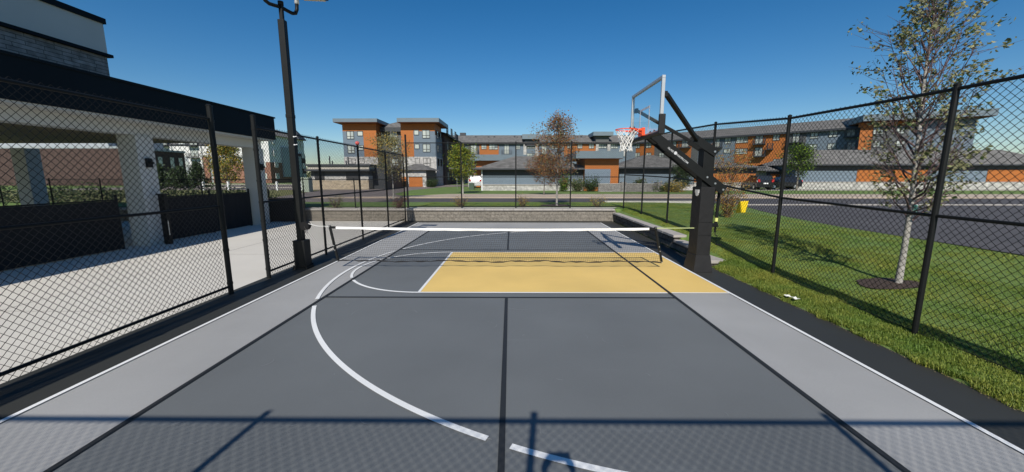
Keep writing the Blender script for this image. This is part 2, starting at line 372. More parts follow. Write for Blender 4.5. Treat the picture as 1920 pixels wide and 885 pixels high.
# main road across, side road on the right, car park on the left
poly('road', M['asphalt'], [(-9,23.9),(11.6,23.9),(13,23.2),(13,22.6),(60,22.6),(220,22.6),(220,28.7),(-9,28.7)], rz)
side = [(10.75,4),(10.75,12.5),(11.2,15.5),(11.9,18.5),(12.6,20.6),(12.9,21.4),(12.9,22.0),(80,22.0),(80,-30),(10.75,-30)]
def drape(name, mat, fn, xs, ys, dz):
    mb = MB(); n = len(xs)
    for y in ys:
        for x in xs: mb.v.append((*fn(x,y)[:2], fn(x,y)[2]+dz))
    for j in range(len(ys)-1):
        for i in range(n-1): mb.f.append((j*n+i,j*n+i+1,(j+1)*n+i+1,(j+1)*n+i)); mb.mi.append(0)
    return struct(mb.build(name, mat, recalc=False))
def sideedge(Y): return lerp(Y, [-30,12.5,15.5,18.5,20.6,22.0], [10.75,10.75,11.2,11.9,12.6,13.0])
drape('side_road', M['asphalt'], lambda u,y: (sideedge(y)+u, y, .442), [0,1,3,10,30,80], [-30,0,4,8,10,12.5,15.5,18.5,20.6,22.0], 0)
mb = MB()
mb.box(5.6,11.6,23.72,23.9,.3,.58)
struct(mb.build('curb', M['curb']))
solid('valley_gutter', M['conc'], [(13,22.0),(80,22.0),(80,22.6),(13,22.6)], .3, .468)
solid('sidewalk', M['walk'], [(-16,28.7),(-2,28.9),(200,28.9),(200,34.5),(-6,34.5),(-9,31)], .3, .52)
poly('car_park', M['asphalt2'], [(-60,18.3),(-5.4,22.6),(-5.4,23.9),(-9,23.9),(-9,31),(-11.5,36),(-12.5,46),(-11,60),(-9,62),(20,62),(20,75),(-60,75)], ROADZ+.006)
# strip of grass and concrete mow strip behind the fence
solid('mow_strip', M['curb'], [(-22,18.35),(4.9,18.35),(4.9,18.6),(-22,18.6)], .4, .59)
mb = MB(); mb.quad((-9,34.5,.475),(-2,34.5,.475),(-2,34.5,.475),(-9,34.5,.475)); 
solid('far_lawn', M['lawn'], [(-10.5,34.5),(80,34.5),(80,44.0),(3,44),(3,50),(-11,50),(-12,44)], .3, .50)
poly('dry_grass', M['drylawn'], [(-60,19),(-20,19.5),(-19,30),(-23.5,46),(-60,46)], ROADZ+.02)
solid('garage_drive', M['conc'], [(14,44),(80,44),(80,48),(14,48)], .3, .49)

# far retaining wall
t = thing('retaining_wall', 'long tan block retaining wall with cap stones across far end of court', 'retaining wall', (0,17.9,0))
mb = MB(); mb.box(-24, 4.72, 17.78, 18.1, -.05, .50); mb.build('block_courses', M['blkwall'], t)
mb = MB(); x = -24.0
while x < 4.6:
    x2 = min(x+.46, 4.66); mb.box(x+.003, x2-.003, 17.72+random.uniform(-.004,.004), 18.14, .502, .585+random.uniform(-.002,.003)); x = x2
mb.build('cap', M['cap'], t, bevel=.008)
t = thing('retaining_wall', 'stepped charcoal split-face retaining wall with pale cap along grass side of court', 'retaining wall', (4.75,13,0))
mb = MB()
def rough_blocks(y0,y1,z1,rows):
    hh = z1/rows
    for r_ in range(rows):
        y = y0-(.2 if r_%2 else 0)
        while y < y1:
            a, b = max(y,y0), min(y+.44,y1)
            if b-a > .05:
                j = [random.uniform(-.018,.018) for _ in range(4)]
                xf = 4.63+.012*r_
                mb.hexa([(xf+j[0],a+.004,r_*hh),(4.85,a,r_*hh),(4.85,b,r_*hh),(xf+j[1],b-.004,r_*hh),
                         (xf+j[2],a+.004,(r_+1)*hh-.004),(4.85,a,(r_+1)*hh-.004),(4.85,b,(r_+1)*hh-.004),(xf+j[3],b-.004,(r_+1)*hh-.004)])
            y += .44
rough_blocks(10.9,17.76,.33,2); rough_blocks(9.85,10.9,.20,1); rough_blocks(8.75,9.85,.06,1)
mb.build('block_courses', M['drk'], t)
mb = MB()
for y0,y1,z in ((10.85,17.7,.335),(9.8,10.84,.205),(8.7,9.8,.062)):
    y = y0
    while y < y1-.02:
        b = min(y+.42,y1); e = random.uniform(-.01,.01)
        mb.box(4.58+e, 4.96, y+.003, b-.003, z, z+.075); y = b
mb.build('cap', M['cap'], t, bevel=.01)

# ------------------------------------------------------------------ chain-link fences
P = .044
def mesh_part(parent, a, b, zb0, zb1, zt0, zt1, r=.0026, steps=None):
    """interlocked zigzag wires between plan points a and b (bottom and top heights at both ends)"""
    a = np.array(a, float); b = np.array(b, float); Ln = np.linalg.norm(b-a); d = (b-a)/Ln; nrm = np.array([-d[1], d[0]])
    n = int(Ln/P); vs = []; fs = []; base = 0
    for i in range(n):
        u = (i+.5)*P; t = u/Ln; z0 = zb0+(zb1-zb0)*t; z1 = zt0+(zt1-zt0)*t
        k = max(2, int(round((z1-z0)/P))); zz = np.linspace(z0, z1, k+1)
        par = (np.arange(k+1)+i) % 2
        off = np.where(par == 0, -.5, .5)*P*1.04
        uu = u+off
        o = np.where(par == 0, -.002, .002)
        px = a[0]+d[0]*uu+nrm[0]*o; py = a[1]+d[1]*uu+nrm[1]*o
        # square section: 4 verts per node
        for su, so in ((-.8,-.8),(.8,-.8),(.8,.8),(-.8,.8)):
            vs.append(np.stack([px+d[0]*su*r*1.3+nrm[0]*so*r, py+d[1]*su*r*1.3+nrm[1]*so*r, zz], 1))
        m = k+1
        j = np.arange(k)
        for q in range(4):
            q2 = (q+1) % 4
            fs.append(np.stack([base+q*m+j, base+q2*m+j, base+q2*m+j+1, base+q*m+j+1], 1))
        base += 4*m
    # twisted knuckle ends above the top
    V = np.concatenate(vs); Fc = np.concatenate(fs)
    off = np.array(parent.location); V = V-off
    me = bpy.data.meshes.new('wire_mesh'); me.vertices.add(len(V)); me.vertices.foreach_set('co', V.ravel())
    me.loops.add(len(Fc)*4); me.loops.foreach_set('vertex_index', Fc.ravel().astype(np.int32))
    me.polygons.add(len(Fc)); me.polygons.foreach_set('loop_start', np.arange(len(Fc), dtype=np.int32)*4)
    me.polygons.foreach_set('loop_total', np.full(len(Fc), 4, np.int32)); me.update(calc_edges=True)
    me.materials.append(M['blk2']); o = bpy.data.objects.new('wire_mesh', me); C.objects.link(o); o.parent = parent
    return o
def post(parent, x, y, z0, z1, r=.03, cap=True):
    mb = MB(); mb.tube([(x,y,z0),(x,y,z1)], r, 12)
    if cap: mb.tube([(x,y,z1),(x,y,z1+.012),(x,y,z1+.03)], [r+.006,r+.006,r*.4], 12)
    return mb.build('post', M['blk'], parent, smooth=False)
def rail(parent, pts, r=.021, name='rail'):
    mb = MB(); mb.tube(pts, r, 8); return mb.build(name, M['blk'], parent)
def clamps(parent, x, y, zs, r=.037):
    for z in zs: mb = MB(); mb.tube([(x,y,z-.02),(x,y,z+.02)], r, 12); mb.build('clamp_band', M['blk'], parent)
FXL = -5.10
# left, near part (ends at the gate opening)
t = thing('chain_link_fence', 'black chain-link fence panel nearest the camera on patio side of court', 'fence', (FXL,3,0), group='chain-link fences around the court')
for y in (-.82,.9,3.3): post(t, FXL, y, -.02, 3.08)
post(t, FXL, 6.52, -.02, 3.24, .042); clamps(t, FXL, 6.52, (.2,.8,1.2,1.57,2.0,2.6,3.0), .048)
for z in (3.03,1.57,.14): rail(t, [(FXL,-.8,z),(FXL,6.5,z)])
mesh_part(t, (FXL-.03,-.8), (FXL-.03,6.48), .03,.03,3.085,3.085)
t = thing('chain_link_fence', 'black chain-link fence beyond gate opening running from lamp post to far corner of court', 'fence', (FXL,12,0), group='chain-link fences around the court')
post(t, FXL, 7.58, -.02, 3.24, .042); clamps(t, FXL, 7.58, (.2,.8,1.2,1.57,2.0,2.6,3.0), .048)
for y in (9.99,12.5,15.1,17.5): post(t, FXL, y, -.02, 3.08)
for z in (3.03,1.57,.14): rail(t, [(FXL,7.6,z),(FXL,17.5,z)])
mesh_part(t, (FXL-.03,7.62), (FXL-.03,17.5), .03,.03,3.085,3.085)
# far fence on the wall
t = thing('chain_link_fence', 'tall black chain-link fence standing behind tan retaining wall at far end', 'fence', (0,18.2,.58), group='chain-link fences around the court')
FY = 18.22
post(t, -5.16, FY, .5, 4.0, .042)
for x in (-2.57,.03,2.64): post(t, x, FY, .5, 3.68)
for z in (3.64,2.06,.66): rail(t, [(-5.16,FY,z),(5.2,FY,z)])
mesh_part(t, (-5.14,FY+.03), (5.18,FY+.03), .62,.62,3.68,3.68)
# right fence
t = thing('chain_link_fence', 'black chain-link fence on sloping lawn to the right of court', 'fence', (5.2,10,.2), group='chain-link fences around the court')
ys = [-.82,1.95,4.72,7.48,10.2,12.95,15.6,18.22]
for y in ys: post(t, 5.2, y, fbase(y)-.1, fbase(y)+3.10, .032)
tp = [(5.2,y,fbase(y)+3.06) for y in ys]; rail(t, tp, .022)
md = [(5.2,y,fbase(y)+1.56) for y in ys]; rail(t, md, .021)
rail(t, [(5.2,y,fbase(y)+.05) for y in ys], .004, 'tension_wire')
for a, b in zip(ys[:-1], ys[1:]):
    mesh_part(t, (5.24,a), (5.24,b), fbase(a)+.02, fbase(b)+.02, fbase(a)+3.1, fbase(b)+3.1)
# behind the photographer: throws the shadow at the bottom
t = thing('chain_link_fence', 'black chain-link fence behind the photographer casting its shadow on near court', 'fence', (0,-.82,0), group='chain-link fences around the court')
for x in (-2.58,-.21,2.34,4.9): post(t, x, -.82, -.02, 3.10)
for z in (3.03,.14): rail(t, [(FXL,-.82,z),(5.2,-.82,z)], .027)
mesh_part(t, (FXL,-.85), (5.2,-.85), .03,.03,3.085,3.085)
# low fence on the wall, left of the court
t = thing('chain_link_fence', 'waist-high black chain-link fence on wall top behind the patio', 'fence', (-12,18.2,.55))
for i in range(8): post(t, -7.9-2.45*i+(.2), 18.2, .5, 1.98, .026)
for z in (1.95,.62): rail(t, [(-22.5,18.2,z),(-5.2,18.2,z)], .018)
mesh_part(t, (-22.5,18.23), (-5.2,18.23), .6,.6,1.96,1.96)
# screened fences beside the pavilion columns
def screened(y0, y1, label):
    t = thing('screened_fence', label, 'fence', (-11.35,(y0+y1)/2,0), group='black screened fences between pavilion columns')
    for y in (y0,(y0+y1)/2,y1): post(t, -11.35, y, -.02, 1.55, .035)
    rail(t, [(-11.35,y0,1.42),(-11.35,y1,1.42)], .02)
    mb = MB(); n = 24
    for i in range(n):
        a, b = y0+(y1-y0)*i/n, y0+(y1-y0)*(i+1)/n
        f = lambda q: -11.30+.015*math.sin(q*5.1)+.008*math.sin(q*17)
        mb.hexa([(f(a)-.006,a,.03),(f(a),a,.03),(f(b),b,.03),(f(b)-.006,b,.03),(f(a)-.006,a,1.40),(f(a),a,1.40),(f(b),b,1.40),(f(b)-.006,b,1.40)])
    mb.build('windscreen', M['screen'], t)
screened(11.95, 16.1, 'black windscreen-covered fence between the two white pavilion columns')
screened(5.2, 10.7, 'black windscreen-covered fence nearer than first pavilion column')
# screened fence closing the patio, below the low fence
t = thing('screened_fence', 'black windscreen-covered fence past last pavilion column facing the camera', 'fence', (-10,17.3,0))
for x in (-11.3,-9.7): post(t, x, 17.35, -.02, 1.45, .03)
rail(t, [(-11.3,17.35,1.1),(-9.7,17.35,1.1)], .018)
mb = MB(); mb.box(-11.3,-9.72,17.30,17.315,.03,1.08); mb.build('windscreen', M['screen'], t)

# small plate hung on the right fence
t = thing('yellow_plate', 'small yellow plastic plate hanging on outside of right chain-link fence', 'sign', (5.28,9.0,1.4))
mb = MB(); a = atX(1384.5,397.5,5.28); b = atX(1399,399,5.28)
pc = atY(1391.5,388,9.2); ex = Vector((.97,-.24,.06)); 
q = [pc+ex*sx*.105+Vector((sz*.03,0,sz*.14)) for sx,sz in ((-1,-1),(1,-1),(1,1),(-1,1))]; dv = Vector((.003,.012,0))
mb.hexa([q[0],q[1],q[1]+dv,q[0]+dv,q[3],q[2],q[2]+dv,q[3]+dv])
mb.build('plate', M['ylw'], t, bevel=.004)
mb = MB(); mb.tube([q[3]+Vector((.02,0,-.03)),(5.27,9.2,pc.z+.14),(5.24,9.22,pc.z+.13)], .003, 6); mb.build('tie', M['blk2'], t)
mb = MB(); c = Vector((FXL,12.5,3.13)); 
for i in range(7):
    a = i*.9; mb.tube([c+Vector((.03*math.cos(a),.03*math.sin(a),-.03)), c+Vector((.045*math.cos(a+.4),.045*math.sin(a+.4),.03)), c+Vector((.01*math.cos(a),.01*math.sin(a),.07))], [.02,.028,.012], 6)
tag(mb.build('rag', M['red'], smooth=True), 'crumpled faded red rag caught on top of left fence post', 'rag')

# ------------------------------------------------------------------ lamp post
LX, LY = -4.86, 8.45
t = thing('lamp_post', 'tall square black floodlight pole standing at left edge of court', 'lamp post', (LX,LY,0))
mb = MB(); s = .066; mb.box(LX-s,LX+s,LY-s,LY+s,.06,5.30); mb.build('pole', M['blk'], t, bevel=.012)
mb = MB(); mb.box(LX-.13,LX+.13,LY-.13,LY+.13,.05,.66); mb.build('base_cover', M['blk'], t, bevel=.008)
mb = MB(); mb.box(LX-.16,LX+.16,LY-.16,LY+.16,.0,.05)
for sx in (-1,1):
    for sy in (-1,1): mb.tube([(LX+sx*.14,LY+sy*.14,.05),(LX+sx*.14,LY+sy*.14,.10)], .014, 6)
mb.build('base_plate', M['blk'], t)
mb = MB(); mb.box(LX-s-.004,LX+s+.004,LY-s-.004,LY+s+.004,3.33,3.40); mb.build('collar', M['blk'], t, bevel=.004)
mb = MB(); mb.box(LX-.035,LX+.035,LY-.035,LY+.035,5.30,5.60); mb.tube([(LX,LY,5.58),(LX,LY,5.66)], .055, 10); mb.build('tenon', M['blk'], t, bevel=.004)
for z in (2.75,2.92):
    mb = MB(); mb.box(LX+s,LX+s+.03,LY-.09,LY-.06,z,z+.02); mb.tube([(LX+s+.03,LY-.07,z+.01),(LX+s+.07,LY-.07,z+.02)], .008, 6); mb.build('cable_clip', M['wht'], t)
dirb = Vector((.18,.42,0)).normalized()
for sg, nm in ((1,'far'),(-1,'near')):
    c = Vector((LX,LY,5.55)); d = dirb*sg
    pts = [c, c+d*.14+Vector((0,0,-.02)), c+d*.25+Vector((0,0,-.03)), c+d*.33+Vector((0,0,.0)), c+d*.37+Vector((0,0,.09)), c+d*.38+Vector((0,0,.25))]
    mb = MB(); mb.tube(pts, .036, 10); arm = mb.build('arm', M['blk'], t, smooth=True)
    e = c+d*.38; mb = MB(); mb.tube([e+Vector((0,0,.2)), e+Vector((0,0,.42))], .045, 12); mb.build('slip_fitter', M['wht'], t, smooth=True)
    mb = MB(); z = e.z+.36
    mb.hexa([(e.x-.06,e.y-.17,z),(e.x+.62,e.y-.17,z-.03),(e.x+.62,e.y+.17,z-.03),(e.x-.06,e.y+.17,z),(e.x-.06,e.y-.15,z+.09),(e.x+.60,e.y-.15,z+.05),(e.x+.60,e.y+.15,z+.05),(e.x-.06,e.y+.15,z+.09)])
    fx = mb.build('floodlight_head', M['blk'], t, bevel=.01)
    mb = MB()
    for i in range(6):
        x0 = e.x+.1+i*.08; mb.box(x0,x0+.07,e.y-.14,e.y+.14,z-.034-.004*i,z-.022-.004*i)
    mb.build('lens', M['led'], fx)
# net reel on the pole
t = thing('net_reel', 'black ratchet reel clamped to lamp pole holding the net cord', 'reel', (LX,LY-.05,1.0))
rc = Vector((LX+.135, LY-.02, .985))
mb = MB(); mb.tube([rc+Vector((0,-.05,0)), rc+Vector((0,.05,0))], .085, 16); mb.tube([rc+Vector((0,-.062,0)), rc+Vector((0,-.05,0))], .10, 16); mb.tube([rc+Vector((0,.05,0)), rc+Vector((0,.062,0))], .10, 16); mb.build('drum', M['blk2'], t)
mb = MB(); mb.box(LX+.075,LX+.1,LY-.08,LY+.05,.90,1.07); mb.tube([rc+Vector((0,-.06,0)), rc+Vector((.05,-.09,-.08)), rc+Vector((.06,-.12,-.14))], .010, 6); mb.build('bracket', M['blk'], t)
mb = MB(); mb.tube([rc+Vector((.03,0,-.09)), rc+Vector((.03,0,-.17)), rc+Vector((.07,0,-.19)), rc+Vector((.09,0,-.165))], .007, 6); mb.build('hook', M['steel'], t, smooth=True)

# ------------------------------------------------------------------ net
NY = 8.45
def NP(px, py): return atY(px, py, NY)
TL, BLn, TR, BRn = NP(618,424.5), NP(634,489), NP(1229,427), NP(1240.5,491)
t = thing('net', 'low black mesh net with white top tape slung across the court', 'net', (0,NY,0))
def L2(a, b, u): return a+(b-a)*u
sag = lambda u: -.035*4*u*(1-u)
mb = MB(); n = 40
def tape_pt(u): p = L2(TL,TR,u).copy(); p.z += sag(u); return p
for i in range(n):
    u0, u1 = .018+.965*i/n, .018+.965*(i+1)/n
    a, b = tape_pt(u0), tape_pt(u1)
    h0 = .052+.004*math.sin(i*1.7); h1 = .052+.004*math.sin((i+1)*1.7); o0 = .006*math.sin(i*.8); o1 = .006*math.sin((i+1)*.8)
    mb.hexa([(a.x,NY-.008+o0,a.z-h0),(b.x,NY-.008+o1,b.z-h1),(b.x,NY+.006+o1,b.z-h1),(a.x,NY+.006+o0,a.z-h0),(a.x,NY-.008,a.z),(b.x,NY-.008,b.z),(b.x,NY+.006,b.z),(a.x,NY+.006,a.z)])
mb.build('top_tape', M['netw'], t)
mb = MB(); nv = 176
def botp(u): p = L2(BLn,BRn,u).copy(); p.z += .012*math.sin(u*23)+.008*math.sin(u*61); return p
for i in range(nv+1):
    u = i/nv; a = tape_pt(u); b = botp(u)
    mb.tube([(a.x,NY+.003,a.z-.03),(L2(a,b,.5).x+.004*math.sin(i*.7),NY+.003,L2(a,b,.5).z),(b.x,NY+.003,b.z)], .0019, 3, caps=False)
for j in range(1,17):
    v = j/17; mb.tube([(L2(tape_pt(u),botp(u),v).x, NY+.001, L2(tape_pt(u),botp(u),v).z) for u in [k/24 for k in range(25)]], .0019, 3, caps=False)
mb.build('netting', M['netb'], t, recalc=False)
mb = MB(); mb.tube([botp(i/80)+Vector((0,.012*math.sin(i*.9),.006*math.sin(i*2.1))) for i in range(81)], [.013+.005*math.sin(i*1.3) for i in range(81)], 6); mb.build('bottom_hem', M['netb'], t)
for a, b in ((TL,BLn),(TR,BRn)):
    mb = MB(); mb.beam(a+Vector((0,0,.02)), b, .05, .045); q = mb.build('side_pole', M['blk'], t, bevel=.006)
    for u in (.0,.55,.68,1.0): mb = MB(); c = L2(a,b,u); mb.tube([c+Vector((0,-.034,0)), c+Vector((0,-.024,0))], .012, 8); mb.build('bolt', M['steel'], q)
for s0, s1 in ((TL,1),(TR,-1)):
    mb = MB(); c = s0; mb.box(min(c.x,c.x+s1*.14),max(c.x,c.x+s1*.14),NY-.014,NY+.012,c.z-.045,c.z+.004); mb.build('tape_sleeve', M['blk2'], t, bevel=.004)
mb = MB(); mb.tube([rc+Vector((.02,0,.06)), L2(rc,TL,.5)+Vector((0,-.01,.0)), TL], .006, 5); mb.build('pull_cord', M['cord'], bpy.data.objects['net'])
PX, PYc = 4.20, 8.36
mb = MB(); mb.beam(TR+Vector((0,0,-.01)), (PX-.2, PYc-.02, TR.z+.01), .004, .018); tag(mb.build('net_strap', M['lime']), 'pale lime webbing strap tying net to padded hoop post', 'strap')

# ------------------------------------------------------------------ basketball hoop
t = thing('basketball_hoop', 'black padded basketball hoop with clear backboard and orange rim beside the court', 'basketball hoop', (PX,PYc,0))
Y0p, Y1p = PYc-.20, PYc+.20
mb = MB(); mb.box(PX-.20,PX+.04,PYc-.13,PYc+.13,0,2.68); mb.build('pole', M['blk'], t, bevel=.01)
# padding with creased vinyl
def padbox(x0,x1,y0,y1,z0,z1,flare=0,n=14,amp=.006):
    mb = MB(); rings = []
    for k in range(n+1):
        v = k/n; z = z0+(z1-z0)*v; f = flare*(1-v)
        ring = []
        for (ax,ay,bx,by) in ((x0-f,y0-f,x1+f,y0-f),(x1+f,y0-f,x1+f,y1+f),(x1+f,y1+f,x0-f,y1+f),(x0-f,y1+f,x0-f,y0-f)):
            for q in range(6):
                w_ = q/6; e = amp*(math.sin(z*19+q*1.3+ax*7)+.7*math.sin(z*41+q*2.1))*(1 if 0<q else 0)
                nx_, ny_ = (by-ay), -(bx-ax); l_ = math.hypot(nx_,ny_) or 1
                ring.append((ax+(bx-ax)*w_+nx_/l_*e, ay+(by-ay)*w_+ny_/l_*e, z))
        rings.append(ring)
    m = len(rings[0])
    for r_ in rings: mb.v += r_
    for k in range(n):
        for j in range(m): mb.f.append((k*m+j,k*m+(j+1)%m,(k+1)*m+(j+1)%m,(k+1)*m+j)); mb.mi.append(0)
    mb.f.append(tuple(range(m))); mb.mi.append(0); mb.f.append(tuple(n*m+j for j in range(m))); mb.mi.append(0)
    return mb
padbox(PX-.235,PX+.06,PYc-.20,PYc+.20,.37,1.86,n=40,amp=.0013).build('post_pad', M['padv'], t)
padbox(PX-.245,PX+.07,PYc-.21,PYc+.21,.005,.375,flare=.05,n=8,amp=.0).build('base_pad', M['padv'], t)
mb = MB(); mb.box(PX-.247,PX-.236,PYc-.12,PYc+.05,1.73,1.80)
mb.tube([(PX-.249,PYc-.04,1.72),(PX-.236,PYc-.04,1.72)], .06, 16); mb.build('round_sticker', M['wht'], t)
for z in (.82,1.1): 
    mb = MB(); mb.box(PX-.237,PX+.062,PYc-.2075,PYc-.204,z,z+.004); mb.build('pad_crease', M['blk2'], t)
# adjusting arms
XBK = 2.77                     # back of the board
YB0, YB1 = 7.36, 9.22; YBC = (YB0+YB1)/2
ZB0, ZB1 = 2.90, 3.93
pa = Vector((PX+.27, 0, 1.78)); pb = Vector((2.84, 0, 2.97))
arm_dir = (pb-pa).normalized(); arm_up = Vector((-arm_dir.z,0,arm_dir.x)); 
if arm_up.z < 0: arm_up = -arm_up
for sy in (-1,1):
    yc0 = PYc+sy*.165; yc1 = YBC+sy*.12
    mb = MB(); hh = .095
    a = pa.copy(); b = pb.copy(); 
    pts = []
    for (q, yy) in ((a,yc0),(b,yc1)):
        for du in (-hh,hh):
            for dy in (-.012,.012): pts.append(q+arm_up*du+Vector((0,yy+dy,0)))
    mb.hexa([pts[0],pts[1],pts[5],pts[4],pts[2],pts[3],pts[7],pts[6]]); pl = mb.build('lower_arm', M['blk'], t, bevel=.004)
    if sy < 0:
        for u in (.02,.13,.24): mb = MB(); c = a+arm_dir*(u*(b-a).length)+Vector((0,yc0-.014,0)); mb.tube([c,c+Vector((0,-.018,0))], .022, 6); mb.build('bolt', M['steel'], pl)
for u0,u1 in ((.40,.52),(.66,.74),(.88,.99)):
    mb = MB()
    a = pa+arm_dir*(u0*(pb-pa).length); b = pa+arm_dir*(u1*(pb-pa).length)
    y0 = PYc-.153+(YBC-PYc)*u0; mb.hexa([a-arm_up*.08+Vector((0,y0,0)), b-arm_up*.08+Vector((0,y0,0)), b-arm_up*.08+Vector((0,y0+.29,0)), a-arm_up*.08+Vector((0,y0+.29,0)),
             a-arm_up*.07+Vector((0,y0,0)), b-arm_up*.07+Vector((0,y0,0)), b-arm_up*.07+Vector((0,y0+.29,0)), a-arm_up*.07+Vector((0,y0+.29,0))])
    mb.build('arm_crosspiece', M['blk'], t)
# upper bracket plates + two tubes to the board edges
ua = Vector((PX+.01,0,2.60)); ub = Vector((3.78,0,2.87)); 
for sy in (-1,1):
    mb = MB(); a = ua+Vector((0,PYc+sy*.145,0)); b = ub+Vector((0,PYc+sy*.145,0)); mb.beam(a+(a-b)*.12, b, .02, .17); br = mb.build('upper_bracket', M['blk'], t, bevel=.004)
    if sy<0:
        mb = MB(); mb.tube([a+Vector((0,-.01,0)), a+Vector((0,-.03,0))], .022, 6); mb.build('bolt', M['steel'], br)
    e = Vector((XBK+.05, YB0+.06 if sy<0 else YB1-.10, 3.60 if sy<0 else 3.58))
    mb = MB(); mb.beam(b-(b-a).normalized()*.05, e, .075, .075); mb.build('upper_arm', M['blk'], t, bevel=.008)
    mb = MB(); mb.box(XBK, XBK+.06, e.y-.05, e.y+.05, e.z-.05, e.z+.05); mb.build('edge_bracket', M['blk'], t, bevel=.004)
# lettering on the near arm plate
def text_mesh(txt, name, size, mat, parent, origin, xdir, ydir, ex=.001):
    cu = bpy.data.curves.new('txt', 'FONT'); cu.body = txt; cu.size = size; cu.extrude = ex; cu.offset = size*.012
    o = bpy.data.objects.new('txt', cu); C.objects.link(o); dg = bpy.context.evaluated_depsgraph_get()
    me = bpy.data.meshes.new_from_object(o.evaluated_get(dg)); bpy.data.objects.remove(o)
    xd = Vector(xdir).normalized(); yd = Vector(ydir).normalized(); zd = xd.cross(yd)
    mt = Matrix((xd, yd, zd)).transposed().to_4x4(); mt.translation = Vector(origin)-parent.location
    me.transform(mt); me.materials.clear(); me.materials.append(mat)
    q = bpy.data.objects.new(name, me); C.objects.link(q); q.parent = parent; return q
Ld = (pb-pa).length
start = pb-arm_dir*(.20*Ld); yA = YBC-.12+(-.014); yB = yA+(PYc-.165-YBC+.12)*0.25
o_ = start - arm_up*.035; slope = Vector(((pa-pb).x, (PYc-.165)-(YBC-.12), (pa-pb).z)).normalized()
orig = Vector((o_.x, (YBC-.12)+((PYc-.165)-(YBC-.12))*.20-.0135, o_.z))
text_mesh('GLASS', 'lettering', .054, M['lettw'], t, orig+slope*.06, slope, arm_up)
text_mesh('HOOPS.COM', 'lettering', .054, M['lettw'], t, orig+slope*.295, slope, arm_up)
mb = MB(); c = orig+slope*.262+arm_up*.024; mb.tube([c+Vector((0,-.002,0)), c+Vector((0,.003,0))], .034, 14); mb.build('ball_emblem', M['lettw'], t)
# backboard
bd = thing('backboard', None, None, (2.72,YBC,3.4)); bd.parent = t; bd.location = Vector((2.72,YBC,3.4))-t.location
def bbuild(mb, name, mat, **k):
    off = Vector(t.location)+bd.location
    mb.v = [tuple(Vector(p)-off) for p in mb.v]; return mb.build(name, mat, bd, local=True, **k)
XF = 2.72
mb = MB(); mb.box(XF,XF+.012,YB0+.04,YB1-.04,ZB0+.05,ZB1-.05); bbuild(mb, 'glass', M['glass'])
mb = MB(); fw = .055
mb.box(XF-.012,XBK,YB0,YB1,ZB1-fw,ZB1); mb.box(XF-.012,XBK,YB0,YB1,ZB0,ZB0+fw); mb.box(XF-.012,XBK,YB0,YB0+fw,ZB0+fw,ZB1-fw); mb.box(XF-.012,XBK,YB1-fw,YB1,ZB0+fw,ZB1-fw)
bbuild(mb, 'frame', M['gr_frame'], bevel=.006)
mb = MB()
for y0,y1,z0,z1 in ((YBC-.305,YBC+.305,3.46,3.505),(YBC-.305,YBC-.265,3.05,3.46),(YBC+.265,YBC+.305,3.05,3.46)):
    mb.box(XF-.003,XF-.0005,y0,y1,z0,z1)
bbuild(mb, 'shooter_square', M['wht'])
mb = MB()
mb.box(XF-.03,XBK+.035,YB0-.02,YB1+.02,ZB0-.03,ZB0+.03)
for y0,y1 in ((YB0-.025,YB0+.04),(YB1-.04,YB1+.025)): mb.box(XF-.032,XBK+.037,y0,y1,ZB0-.032,ZB0+.34)
bbuild(mb, 'edge_padding', M['padv'], bevel=.015)
# rim
RZ = 3.06; RX = 2.36; rr = .2286
rimo = thing('rim', None, None, (0,0,0)); rimo.parent = t; rimo.location = Vector((RX,YBC,RZ))-t.location
def rbuild(mb, name, mat, **k):
    off = Vector((RX,YBC,RZ)); mb.v = [tuple(Vector(p)-off) for p in mb.v]; return mb.build(name, mat, rimo, local=True, **k)
mb = MB()
mb.tube([(RX+rr*math.cos(a),YBC+rr*math.sin(a),RZ) for a in [2*math.pi*i/40 for i in range(41)]], .011, 8)
rbuild(mb, 'ring', M['rim'], smooth=True)
mb = MB()
mb.box(XF-.075,XF-.013,YBC-.13,YBC+.13,RZ-.13,RZ+.03)
mb.hexa([(XF-.25,YBC-.075,RZ-.012),(XF-.07,YBC-.11,RZ-.03),(XF-.07,YBC+.11,RZ-.03),(XF-.25,YBC+.075,RZ-.012),(XF-.25,YBC-.075,RZ+.008),(XF-.07,YBC-.11,RZ+.012),(XF-.07,YBC+.11,RZ+.012),(XF-.25,YBC+.075,RZ+.008)])
for s_ in (-1,1):
    mb.tube([(XF-.02,YBC+s_*.12,RZ-.12),(XF-.2,YBC+s_*.13,RZ-.03),(RX+.02,YBC+s_*rr,RZ-.012)], .009, 6)
rbuild(mb, 'mount', M['rim'], bevel=.004)
mb = MB(); n = 12; lev = [(0,rr),(-.09,.185),(-.16,.15),(-.23,.125),(-.30,.115),(-.37,.115),(-.43,.125)]
def npnt(i, k):
    a = 2*math.pi*(i+.5*(k%2))/n; z, r_ = lev[k]; return (RX+r_*math.cos(a)+.012*math.sin(i*3+k), YBC+r_*math.sin(a), RZ-.012+z+.008*math.sin(i*5+k*2))
for k in range(len(lev)-1):
    for i in range(n):
        mb.tube([npnt(i,k),npnt(i,k+1)], .0062, 5)
        mb.tube([npnt(i,k),npnt(i-1 if k%2==0 else i+1,k+1)], .0062, 5)
rbuild(mb, 'rope_net', M['cord'])
